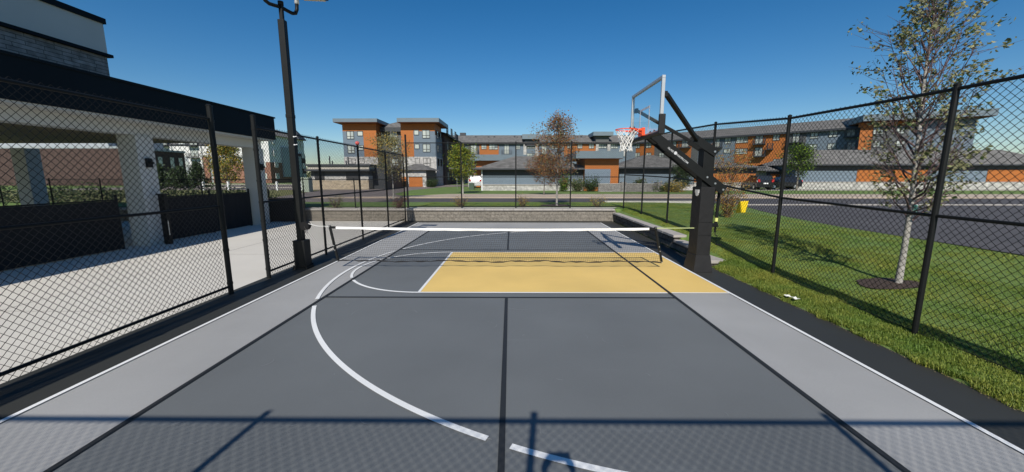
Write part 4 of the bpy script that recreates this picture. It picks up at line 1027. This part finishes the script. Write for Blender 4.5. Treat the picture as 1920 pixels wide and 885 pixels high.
mb = MB(); mb.add([(CXo-3,107,12.3),(CXo+.8,107,12.3),(CXo+.8,110.8,12.3),(CXo-3,110.8,12.3),(CXo-1,109,15.0)],[(0,1,4),(1,2,4),(2,3,4),(3,0,4)]); mb.build('dormer',M['dkfas'],t)
for lv in range(4):
    z = 1.5+lv*2.9; window(t,mapY(94.6),-62.6,-61.6,z,z+1.3,1,.6,'wframe')
    for y in (96,104.3,108.6): window(t,mapX(CXo+.26),y,y+1.3,z,z+1.3,2,.6,'wframe')
t = thing('rail_fence', 'white post-and-rail fence on dry grass beyond low black fence', 'fence', (-28,45,ROADZ))
mb = MB(); 
for x in (-37,-34,-31,-28.2,-25.3): mb = MB(); mb.box(x-.09,x+.09,44.9,45.1,.3,1.5); mb.build('post', M['wht'], t)
for z in (.75,1.15): mb = MB(); mb.box(-37,-25.3,44.97,45.03,z,z+.07); mb.build('rail', M['conc'], t)
t = thing('utility_box', 'pale grey-green utility cabinet at end of stone building', 'utility box', (U(572,350,40),40,ROADZ))
xx = U(573,350,40); mb = MB(); mb.box(xx-.45,xx+.35,40,40.8,.4,1.95); mb.box(xx-.5,xx+.4,39.95,40.85,1.95,2.0); mb.build('cabinet', pbr('cabinet_green', (.33,.38,.31), .6, .05, 2), t, bevel=.02)

# ------------------------------------------------------------------ cars
def car(label, loc, rz, mat, kind='suv', s=1.0):
    t = thing('parked_car', label, 'car', loc, rz, 'cars parked by the garages')
    rz = rz or 1e-5; t.rotation_euler.z = rz
    prof = [(-2.3,.35),(-2.32,.9),(-2.2,1.15),(-1.95,1.72),(.35,1.72),(1.1,1.12),(2.15,.95),(2.3,.62),(2.28,.35)]
    mb = MB(); n = len(prof)
    for yy, k in ((-.9,1),(-.82,1.02),(.82,1.02),(.9,1)):
        for x,z in prof: mb.v.append((x, yy*(1 if z<1.2 else .86), .35+(z-.35)*(1 if abs(yy)<.85 else .985)))
    for r_ in range(3):
        for j in range(n): mb.f.append((r_*n+j,r_*n+(j+1)%n,(r_+1)*n+(j+1)%n,(r_+1)*n+j)); mb.mi.append(0)
    mb.f.append(tuple(range(n))); mb.f.append(tuple(3*n+j for j in range(n))); mb.mi += [0,0]
    b = mb.build('body', M[mat], t, local=True, bevel=.05)
    mb = MB(); mb.hexa([(-2.17,-.68,1.18),(-2.17,.68,1.18),(-2.0,.66,1.62),(-2.0,-.66,1.62),(-2.2,-.68,1.18),(-2.2,.68,1.18),(-2.04,.66,1.62),(-2.04,-.66,1.62)]); mb.build('rear_window', M['glassd'], t, local=True)
    mb = MB(); mb.hexa([(1.06,-.7,1.17),(1.06,.7,1.17),(.40,.66,1.66),(.40,-.66,1.66),(1.10,-.7,1.19),(1.10,.7,1.19),(.44,.66,1.68),(.44,-.66,1.68)]); mb.build('windscreen', M['glassd'], t, local=True)
    for sy in (-1,1):
        mb = MB()
        for a,b_ in ((-1.8,-.75),(-.68,.3)): mb.hexa([(a,sy*.80,1.2),(b_,sy*.80,1.2),(b_,sy*.75,1.6),(a+.1,sy*.75,1.6),(a,sy*.83,1.2),(b_,sy*.83,1.2),(b_,sy*.79,1.6),(a+.1,sy*.79,1.6)])
        mb.build('side_window', M['glassd'], t, local=True)
        for x in (-1.45,1.45):
            mb = MB(); mb.tube([(x,sy*.70,.36),(x,sy*.92,.36)], .36, 18); wv = mb.build('wheel', M['tyre'], t, local=True)
            mb = MB(); mb.tube([(x,sy*.91,.36),(x,sy*.93,.36)], .22, 12); mb.build('rim', M['steel'], wv, local=True)
        mb = MB(); mb.box(-2.35,-2.2,sy*.62,sy*.85,.95,1.25) if sy>0 else mb.box(-2.35,-2.2,-.85,-.62,.95,1.25); mb.build('tail_light', M['redl'], t, local=True)
        mb = MB(); (mb.box(2.2,2.31,.55,.85,.68,.84) if sy>0 else mb.box(2.2,2.31,-.85,-.55,.68,.84)); mb.build('headlight', M['wht'], t, local=True)
    mb = MB(); mb.box(-2.345,-2.30,-.26,.26,.72,.86); mb.build('number_plate', M['wht'], t, local=True)
    t.scale = (s,)*3; return t
p = atZ(895,344,.46); car('white hatchback parked beside garage under yellow-green tree',(U(894,342,56),56,.46),R(90),'carw')
car('black SUV parked rear-on beside orange garage wall',(U(1424,345,47),47.5,.49),R(80),'carb')
car('black car parked before small garage with orange door',(U(1455,345,51),50.0,.49),R(175),'carb',s=.9)

# ------------------------------------------------------------------ small street furniture
t = thing('street_sign', 'small pale sign on thin post at end of driveway by yellow-green tree', 'sign', (U(857,345,50),50,.5))
xx = U(857,345,50); mb = MB(); mb.tube([(xx,50,.45),(xx,50,2.3)], .03, 8); mb.build('post', M['steel'], t); mb = MB(); mb.box(xx-.16,xx+.16,49.94,49.96,1.65,2.25); mb.build('panel', M['gsid'], t)
t = thing('utility_box', 'small green transformer box on lawn by yellow-green tree', 'utility box', (U(884,350,46),46,.5))
xx = U(884,350,46); mb = MB(); mb.box(xx-.3,xx+.3,46,46.6,.48,1.25); mb.box(xx-.33,xx+.33,45.97,46.63,1.25,1.31); mb.build('cabinet', pbr('box_green', (.05,.09,.06), .6, .05, 2), t, bevel=.02)

# ------------------------------------------------------------------ trees
def leaves(mb, pts, size, rng, droop=.3, nmat=1, elong=1.5, jitter=1.0):
    for p in pts:
        s_ = size*rng.uniform(.6,1.25); a = rng.uniform(0,6.283); el = rng.gauss(-droop,.5)
        d = Vector((math.cos(a)*math.cos(el), math.sin(a)*math.cos(el), math.sin(el)))
        sd = d.cross(Vector((rng.uniform(-1,1),rng.uniform(-1,1),rng.uniform(-.3,1)))); 
        if sd.length < 1e-3: continue
        sd.normalize(); p = Vector(p); up = d.cross(sd)*.12*s_
        l_ = d*s_*elong; w_ = sd*s_*.45
        b = len(mb.v); mb.v += [tuple(p), tuple(p+l_*.45+w_+up), tuple(p+l_), tuple(p+l_*.45-w_+up)]
        mb.f.append((b,b+1,b+2,b+3)); mb.mi.append(rng.randrange(nmat))
def tree(label, base, h, crown_z, rad, nleaf, lsize, lmats, seed, trunk_r=.06, nbr=16, lean=(0,0), bark='bark', twigs=3, top_thin=1.0, shape=None, cat='tree', name='tree', group=None, asc=.9, leaf_in=.35, spread=.12, tw='twig', clump=1.0):
    """trunk, ascending limbs and forked twigs; leaves hang on the twigs"""
    rng = random.Random(seed); base = Vector(base)
    t = thing(name, label, cat, base, 0, group)
    tr = MB(); br = MB(); tips = []
    n = 9; tp = []
    for i in range(n+1):
        v = i/n; tp.append(base+Vector((lean[0]*v*h+.02*h*math.sin(v*5+seed)*v, lean[1]*v*h+.02*h*math.cos(v*4+seed)*v, v*h*.96)))
    tr.tube([tp[0]+Vector((0,0,-.05))]+tp, [trunk_r*1.35]+[trunk_r*(1.15 if i==0 else 1-.85*i/n) for i in range(n+1)], 10)
    def at(v):
        v = max(0,min(.999,v))*n; i = int(v); return tp[i]+(tp[i+1]-tp[i])*(v-i)
    shp = shape or (lambda v: math.sin(math.pi*min(1,.18+.82*v)**.9)**.7)
    cz = crown_z/h
    for k in range(nbr):
        v = (k+.5)/nbr; hv = cz+(1-cz)*v*.92; p0 = at(hv*.9); a = k*2.4+rng.uniform(-.4,.4)
        ln_ = rad*shp(v)*rng.uniform(.75,1.15)*1.15; e = asc*(.75+.5*v)+rng.uniform(-.15,.15)
        out = Vector((math.cos(a),math.sin(a),0)); pts = [p0]
        for s_ in range(1,5):
            q = s_/4; pts.append(p0+out*ln_*q*math.cos(e*(.75+.25*q))+Vector((0,0,ln_*q*math.sin(e*(.75+.4*q))))+Vector((rng.gauss(0,.03),rng.gauss(0,.03),rng.gauss(0,.03)))*rad)
        r0 = trunk_r*.42*(1-.5*v); br.tube(pts, [r0,r0*.75,r0*.5,r0*.33,r0*.18], 5, caps=False)
        for j in range(twigs+2):
            q = rng.uniform(.25,1.0); i = min(3,int(q*4)); s0 = pts[i]+(pts[i+1]-pts[i])*(q*4-i)
            dd = (out*rng.uniform(.2,1)+Vector((rng.gauss(0,.6),rng.gauss(0,.6),rng.uniform(.1,1.0)))).normalized(); tl = ln_*rng.uniform(.25,.5)
            s1 = s0+dd*tl*.5; s2 = s0+dd*tl+Vector((0,0,.08*tl)); br.tube([s0,s1,s2], [r0*.28,r0*.2,r0*.1], 3, caps=False)
            tips.append((s0,s1,s2))
    if clump < 1: tips = [q for q in tips if rng.random() < clump]
    ntp = len(tips); lp = []
    for i in range(nleaf):
        s0,s1,s2 = tips[rng.randrange(ntp)]; q = rng.uniform(leaf_in,1.08)
        p = s0+(s1-s0)*(q*2) if q<.5 else s1+(s2-s1)*((q-.5)*2)
        v = (p.z-base.z)/h
        if rng.random() > top_thin+(1-top_thin)*(1-v) : continue
        lp.append(p+Vector((rng.gauss(0,1),rng.gauss(0,1),rng.gauss(0,1)))*spread*rad)
    trunk = tr.build('trunk', M[bark], t, smooth=True); br.build('limbs', M[tw] if tw else M[bark], trunk, local=False, recalc=False) if False else None
    lb = MB(); lb.v, lb.f, lb.mi = br.v, br.f, br.mi; lb.build('limbs', M[tw], t, recalc=False, smooth=True)
    mb = MB(); leaves(mb, lp, lsize, rng, nmat=len(lmats)); mb.build('crown', lmats, t, recalc=False)
    return t
LG = leafmat('leaf_green', (.030,.065,.015), (.085,.13,.035)); LGY = leafmat('leaf_yellow_green', (.16,.19,.02), (.36,.33,.03))
LO = leafmat('leaf_orange', (.30,.10,.02), (.42,.19,.04)); LB = leafmat('leaf_brown', (.17,.09,.045), (.30,.17,.08)); LGR = leafmat('leaf_grey_green', (.13,.14,.06), (.30,.28,.15))
LD = leafmat('leaf_dark', (.018,.035,.012), (.05,.08,.025)); LYL = leafmat('leaf_gold', (.42,.27,.04), (.55,.38,.08)); LR = leafmat('leaf_maroon', (.10,.04,.035), (.2,.08,.06)); LPU = leafmat('leaf_pale', (.22,.24,.10), (.40,.38,.2))
LBR = leafmat('leaf_bright', (.10,.20,.01), (.26,.38,.03)); LEV = leafmat('leaf_evergreen', (.03,.055,.03), (.08,.11,.055))
def mound(name, label, pts_z, r_, mats=None):
    pass
b = atZ(1044,386,.55)
tree('slender autumn tree with orange-brown leaves just beyond far fence', (b.x,b.y,.54), 4.95, 1.15, 1.05, 9500, .052, [LO,LB,LGR,LO,LGR,LB,LR], 11, .055, 34, bark='barkg', twigs=6, asc=1.0, top_thin=.75, shape=lambda v: (.75+.5*math.sin(math.pi*min(1,v+.12)))*(1 if v<.8 else (1.35-v*.6)))
b = atZ(1020,366,.5)
tree('small bare-looking brown tree on far lawn behind autumn tree', (b.x,b.y,.5), 3.6, .9, 1.35, 5200, .07, [LB,LR,LGR,LO], 12, .05, 22, twigs=5, asc=.7)
b = atZ(868,363,.5)
tree('yellow-green street tree with full crown on far lawn', (b.x,b.y,.5), 4.85, 1.3, 1.28, 5600, .10, [LGY,LGY,LGY,LBR,LG], 13, .075, 26, bark='barkg', twigs=6, asc=.75, leaf_in=.1, spread=.15)
b = atZ(738,373,.47)
tree('thin grey-leaved tree with yellow tips in front of left apartment block', (b.x,b.y,.46), 5.0, 1.2, 1.55, 4600, .07, [LGR,LGR,LPU,LGR,LYL], 14, .055, 30, bark='barkg', twigs=6, asc=.9, top_thin=.8)
tree('round green street tree in front of angled apartment wing', (U(1495,340,44),44,.5), 5.6, 1.7, 1.5, 5200, .12, [LG,LBR,LG], 15, .09, 26, twigs=6, asc=.85, leaf_in=.1, spread=.16)
tree('dark green crab-apple tree in front of garage behind hoop post', (U(1279,355,41),41,.5), 3.0, .5, 1.0, 4200, .10, [LD,LG,LD], 16, .06, 24, twigs=6, asc=.8, leaf_in=.0, spread=.18)
b = atZ(1366,410,.42); b7 = b.copy()
tree('low autumn tree with golden clump at its foot outside right fence', (b.x-.1,b.y,.40), 2.25, .25, .95, 2600, .045, [LYL,LB,LO,LGR], 17, .035, 30, twigs=5, asc=1.0, shape=lambda v: .55+.6*v)
# the big young tree at right
b = atZ(1683,538,.13)
tree('young sparse ash tree with pale trunk in mulch ring outside right fence', (b.x,b.y,.12), 5.7, 1.30, .84, 4300, .045, [LG,LGR,LPU,LPU,LGR], 21, .050, 60, lean=(-.004,.01), bark='barkg', twigs=10, asc=1.15, leaf_in=.55, spread=.045, clump=.42, shape=lambda v: .6+.6*math.sin(math.pi*min(1,v*.9+.1)))
BT = b.copy()
# extra twiggy foliage low on the far side is part of that tree; painted mark and mulch
mb = MB()
for i in range(3):
    zc = 1.36+.05*i; mb.tube([(BT.x+.022*zc+.01*(i%2)-.012, BT.y-.052, .12+zc-.02),(BT.x+.022*zc+.01*(i%2)-.005, BT.y-.058, .12+zc+.02)], .026, 7)
tag(mb.build('paint_tag', M['mint'], smooth=True), 'mint green tag on pale trunk of young ash tree', 'tag')
def disc(name, mat, cx, cy, rx, ry, z, seed=1, n=26):
    rng = random.Random(seed); mb = MB(); pts = [(cx,cy,H(cx,cy)+z+.02)]
    for i in range(n):
        a = 2*math.pi*i/n; k = rng.uniform(.85,1.1); x, y = cx+rx*k*math.cos(a), cy+ry*k*math.sin(a); pts.append((x,y,H(x,y)+z))
    mb.add(pts, [(0,i+1,(i+1)%n+1) for i in range(n)]); return struct(mb.build(name, mat, smooth=True))
disc('mulch_bed', M['mulch'], BT.x-.15, BT.y+.02, .52, .34, .022, 2)
b = atZ(1044,386,.55); disc('mulch_bed', M['mulch'], b.x, b.y+.2, .85, 1.1, .02, 3)
b = atZ(1035,364,.5); disc('mulch_bed', M['mulch'], b.x+.5, b.y, 3.2, .8, .03, 4)
# shrubs
def shrub(label, base, r_, h, n, ls, mats, seed, group=None, stems=9, name='shrub'):
    rng = random.Random(seed); base = Vector(base); t = thing(name, label, 'shrub', base, 0, group)
    st = MB(); pts = []
    for k in range(stems):
        a = rng.uniform(0,6.28); q = rng.uniform(.2,1)**.5; e = base+Vector((math.cos(a)*r_*q, math.sin(a)*r_*q, h*rng.uniform(.55,1)*(1.15-.35*q)))
        m_ = (base+e)/2+Vector((rng.gauss(0,.05),rng.gauss(0,.05),0))*r_
        st.tube([base, m_, e], [.012,.009,.004], 4, caps=False)
        for j in range(n//stems):
            v = rng.uniform(.15,1.05); p = base+(m_-base)*(2*v) if v<.5 else m_+(e-m_)*(2*v-1)
            pts.append(p+Vector((rng.gauss(0,1),rng.gauss(0,1),rng.gauss(0,.8)))*r_*.24)
    pts = [Vector((p.x,p.y,max(p.z,base.z+.02))) for p in pts]
    st.build('stems', M['twig'], t, recalc=False); mb = MB(); leaves(mb, pts, ls, rng, droop=-.2, nmat=len(mats)); mb.build('foliage', mats, t, recalc=False); return t
for i,(px,py,w_,hh,ms,lb) in enumerate([(630,391,.42,.75,[LGR,LG,LPU],'pale green young shrub on grass strip left of court'),(748,391,.42,.75,[LR,LB,LR],'reddish-brown shrub by left corner post of fence'),
      (865,389,.42,.62,[LYL,LGR,LB],'yellowish shrub below yellow-green tree on grass strip'),(980,389,.38,.66,[LYL,LB,LGR],'straw-coloured shrub on grass strip left of autumn tree'),(1120,389,.46,.58,[LYL,LGR,LPU],'yellow-tipped shrub on grass strip near right corner of far fence')]):
    b = atZ(px,py,.56); shrub(lb,(b.x,b.y,.55),w_,hh,520,.038,ms,40+i,'young shrubs in grass strip behind far fence',16)
for i,(px,Y,r_,hh,ms,lb) in enumerate([(1056,41,.8,2.0,[LBR,LG],'bright yellow-green bush against middle garage'),(1083,40.6,.85,1.55,[LG,LGR],'olive bush just right of bright bush'),(1108,40.6,.95,1.6,[LG,LD],'dark green rounded bush at left end of stone garden wall'),
      (1200,41.3,.6,1.4,[LG,LGR],'narrow bush behind stone garden wall'),(1243,40,.9,1.1,[LG,LGR],'low olive bush at right end of stone garden wall'),(1265,39.5,1.1,1.1,[LGR,LYL],'wide tan bush below crab-apple tree'),(810,58,1.0,1.3,[LD,LG],'rounded dark bush beside small orange-doored garage')]):
    shrub(lb,(U(px,350,Y),Y,.48),r_,hh,1700,.10,ms,60+i,'clipped bushes by the garages',22)
shrub('golden upright grass clump at foot of low autumn tree outside right fence',(b7.x-.1,b7.y-.1,.40),.28,1.0,700,.04,[LYL,LYL,LB],71,None,14)
# evergreens and hedge at the left
for i,(px,Y,hh,r_) in enumerate([(281,52,3.2,.9),(301,53,4.0,1.0),(329,52,3.2,.95),(341,54,3.6,.9),(371,53,4.3,1.1)]):
    x = U(px,340,Y)
    tree(['leftmost small evergreen before dark brick hall','second small evergreen from left before brick hall','third small evergreen from left before brick hall','fourth small evergreen at corner of brick hall','pointed evergreen in front of white apartment block'][i],(x,Y,.45),hh,.2,r_,3400,.16,[LEV,LG,LEV],80+i,.08,34,twigs=5,asc=.15,shape=lambda v:1.15-v,leaf_in=.0,name='evergreen_tree',group='small evergreens behind the pavilion',spread=.14)
x = U(428,340,50); tree('golden-green leafy tree between the pavilion columns', (x,50,.45), 6.4, .5, 2.3, 7500, .15, [LYL,LGR,LGY,LG], 91, .11, 34, twigs=6, asc=.9, leaf_in=.1)
rng = random.Random(5); mb = MB(); pts = []
for i in range(9000): pts.append((rng.uniform(-40,-14.5), 22.5+rng.gauss(0,.35), .45+abs(rng.gauss(.55,.3))))
leaves(mb, pts, .09, rng, nmat=2); tag(mb.build('hedge', [LD,LEV], recalc=False), 'long dark clipped hedge behind low black fence at left', 'hedge')
# distant tree line so the horizon is not bare
mb = MB(); rng = random.Random(9)
pts = []
for k in range(90):
    cx = -260+rng.uniform(0,520); cy = 190+rng.uniform(-15,30); hh = rng.uniform(4,7.5)
    for j in range(150):
        a = rng.uniform(0,6.28); q = rng.random()**.5; pts.append((cx+5*q*math.cos(a), cy+3*q*math.sin(a), .3+hh*rng.random()**.7*(1.1-.5*q)))
leaves(mb, pts, .7, rng, nmat=3); tag(mb.build('tree_line', [LD,LG,LGR], recalc=False), kind='stuff')

# ------------------------------------------------------------------ grass blades
def blades(name, areas, seed=3):
    rs = np.random.RandomState(seed); Vs = []
    for (x0,x1,y0,y1,n,hmin,hmax,cond) in areas:
        x = rs.uniform(x0,x1,n); y = rs.uniform(y0,y1,n)
        keep = np.array([cond(a,b) for a,b in zip(x,y)]) if cond else np.ones(n,bool)
        x, y = x[keep], y[keep]; m = len(x)
        z = np.array([H(a,b) for a,b in zip(x,y)])-.004
        cl = .75+.5*np.sin(x*5.1+1.3*np.sin(y*3.7))*np.sin(y*4.3+1.7*np.sin(x*2.9))
        hh = rs.uniform(hmin,hmax,m)*np.clip(cl,.45,1.3); a = rs.uniform(0,6.283,m); lean = rs.uniform(.1,.75,m)*hh; w = rs.uniform(.0022,.0045,m)*(1.0 if hmax>.04 else 1.3)
        b = a+1.57
        dx, dy = np.cos(a), np.sin(a); sx, sy = np.cos(b), np.sin(b)
        p0 = np.stack([x-sx*w, y-sy*w, z],1); p1 = np.stack([x+sx*w, y+sy*w, z],1)
        p2 = np.stack([x+dx*lean*.4+sx*w*.8, y+dy*lean*.4+sy*w*.8, z+hh*.6],1); p3 = np.stack([x+dx*lean*.4-sx*w*.8, y+dy*lean*.4-sy*w*.8, z+hh*.6],1)
        p4 = np.stack([x+dx*lean, y+dy*lean, z+hh*(1-.3*rs.rand(m))],1)
        Vs.append(np.stack([p0,p1,p2,p3,p4],1).reshape(-1,3))
    V = np.concatenate(Vs); m = len(V)//5; b = np.arange(m)*5
    me = bpy.data.meshes.new(name); me.vertices.add(len(V)); me.vertices.foreach_set('co', V.ravel())
    quads = np.stack([b,b+1,b+2,b+3],1); tris = np.stack([b+3,b+2,b+4],1)
    loops = np.concatenate([quads.ravel(), tris.ravel()]).astype(np.int32)
    me.loops.add(len(loops)); me.loops.foreach_set('vertex_index', loops)
    me.polygons.add(2*m); me.polygons.foreach_set('loop_start', np.concatenate([np.arange(m)*4, 4*m+np.arange(m)*3]).astype(np.int32))
    me.polygons.foreach_set('loop_total', np.concatenate([np.full(m,4),np.full(m,3)]).astype(np.int32)); me.update(calc_edges=True)
    me.materials.append(GR); o = bpy.data.objects.new(name, me); C.objects.link(o); return tag(o, kind='stuff')
GR = leafmat('grass_blade', (.10,.185,.03), (.33,.40,.085))
n = GR.node_tree.nodes; l = GR.node_tree.links
geo = n.new('ShaderNodeNewGeometry'); nz = n.new('ShaderNodeTexNoise'); nz.inputs['Scale'].default_value = 1.3; nz.inputs['Detail'].default_value = 5; l.new(geo.outputs['Position'], nz.inputs['Vector'])
cr = n.new('ShaderNodeValToRGB'); e = cr.color_ramp.elements; e[0].position = .32; e[0].color = (.62,.78,.6,1); e[1].position = .68; e[1].color = (1.4,1.1,1.0,1)
l.new(nz.outputs['Fac'], cr.inputs['Fac']); mx = n.new('ShaderNodeMixRGB'); mx.blend_type = 'MULTIPLY'; mx.inputs['Fac'].default_value = 1
src = [q for q in n if q.bl_idname == 'ShaderNodeValToRGB' and q != cr][0]; l.new(src.outputs['Color'], mx.inputs['Color1']); l.new(cr.outputs['Color'], mx.inputs['Color2'])
l.new(mx.outputs[0], n['Principled BSDF'].inputs['Base Color']); [l.new(mx.outputs[0], q.inputs['Color']) for q in n if q.bl_idname == 'ShaderNodeBsdfTranslucent']
notwall = lambda x,y: not (y>8.65 and x<4.98) and ((x-BT.x+.15)/.46)**2+((y-BT.y)/.30)**2 > 1
blades('grass', [(4.5,5.3,2.6,8.7,70000,.03,.085,lambda x,y: x>4.55+.03*math.sin(y*9)+.02*math.sin(y*23)),(4.7,5.3,8.7,18,40000,.02,.06,notwall),
   (5.3,8.5,2.6,12,150000,.02,.045,notwall),(5.3,10.7,12,21,60000,.02,.045,None),(8.5,10.7,4,12,40000,.02,.045,None),(-5.2,11.5,18.7,23.6,60000,.02,.05,lambda x,y: (x-2.3)**2+(y-20.6)**2>.8)])
# dry leaf litter along the edge of the pad
rng = random.Random(33); mb = MB(); pts = [(4.54+rng.gauss(0,.03), rng.uniform(2.6,8.6), .012) for _ in range(700)]
for x,y,z in pts:
    a = rng.uniform(0,6.28); s_ = rng.uniform(.006,.016); mb.add([(x,y,z),(x+s_*math.cos(a),y+s_*math.sin(a),z+.003),(x+s_*math.cos(a+1.2),y+s_*math.sin(a+1.2),z+.001)],[(0,1,2)])
tag(mb.build('leaf_litter', leafmat('litter', (.30,.22,.10), (.5,.42,.2)), recalc=False), kind='stuff')
for i,(px,py,lb) in enumerate([(1478,556,'white crumpled paper scrap lying in grass by court edge'),(1491,561,'cream paper scrap just right of white one in grass')]):
    p = atZ(px,py,.07); mb = MB(); a = .5+i; rng = random.Random(i+2); pp = []
    for j in range(4):
        for k in range(4): pp.append((p.x+(j-1.5)*.028+rng.gauss(0,.004), p.y+(k-1.5)*.035+rng.gauss(0,.004), p.z+.02+rng.gauss(0,.008)))
    mb.add(pp, [(j*4+k,j*4+k+1,(j+1)*4+k+1,(j+1)*4+k) for j in range(3) for k in range(3)])
    o = mb.build('paper_scrap', M['paper']); so = o.modifiers.new('thick','SOLIDIFY'); so.thickness = .003; tag(o, lb, 'litter')

# ------------------------------------------------------------------ light
EL, AZ = R(38.5), R(5.6)
sun_dir = Vector((-math.sin(AZ)*math.cos(EL), -math.cos(AZ)*math.cos(EL), math.sin(EL)))
sd = bpy.data.lights.new('sun', 'SUN'); so = bpy.data.objects.new('sun', sd); C.objects.link(so)
sd.energy = 4.8; sd.angle = R(.53); sd.color = (1, .94, .85)
so.rotation_euler = sun_dir.to_track_quat('Z', 'Y').to_euler(); so.location = (0,-5,20)
wd = bpy.data.worlds.new('World'); S.world = wd; wd.use_nodes = True
n = wd.node_tree.nodes; l = wd.node_tree.links; bg = n['Background']
sk = n.new('ShaderNodeTexSky'); sk.sky_type = 'NISHITA'; sk.sun_disc = False; sk.sun_elevation = EL; sk.sun_rotation = math.pi+AZ
sk.altitude = 300; sk.air_density = 1.0; sk.dust_density = .4; sk.ozone_density = 3.0
hs = n.new('ShaderNodeHueSaturation'); hs.inputs['Saturation'].default_value = 1.37
l.new(sk.outputs[0], hs.inputs['Color']); l.new(hs.outputs[0], bg.inputs['Color']); bg.inputs['Strength'].default_value = .092
S.view_settings.view_transform = 'Standard'; S.view_settings.look = 'None'; S.view_settings.exposure = 0; S.view_settings.gamma = 1
S.render.engine = 'CYCLES'
S.cycles.max_bounces = 6; S.cycles.transparent_max_bounces = 16
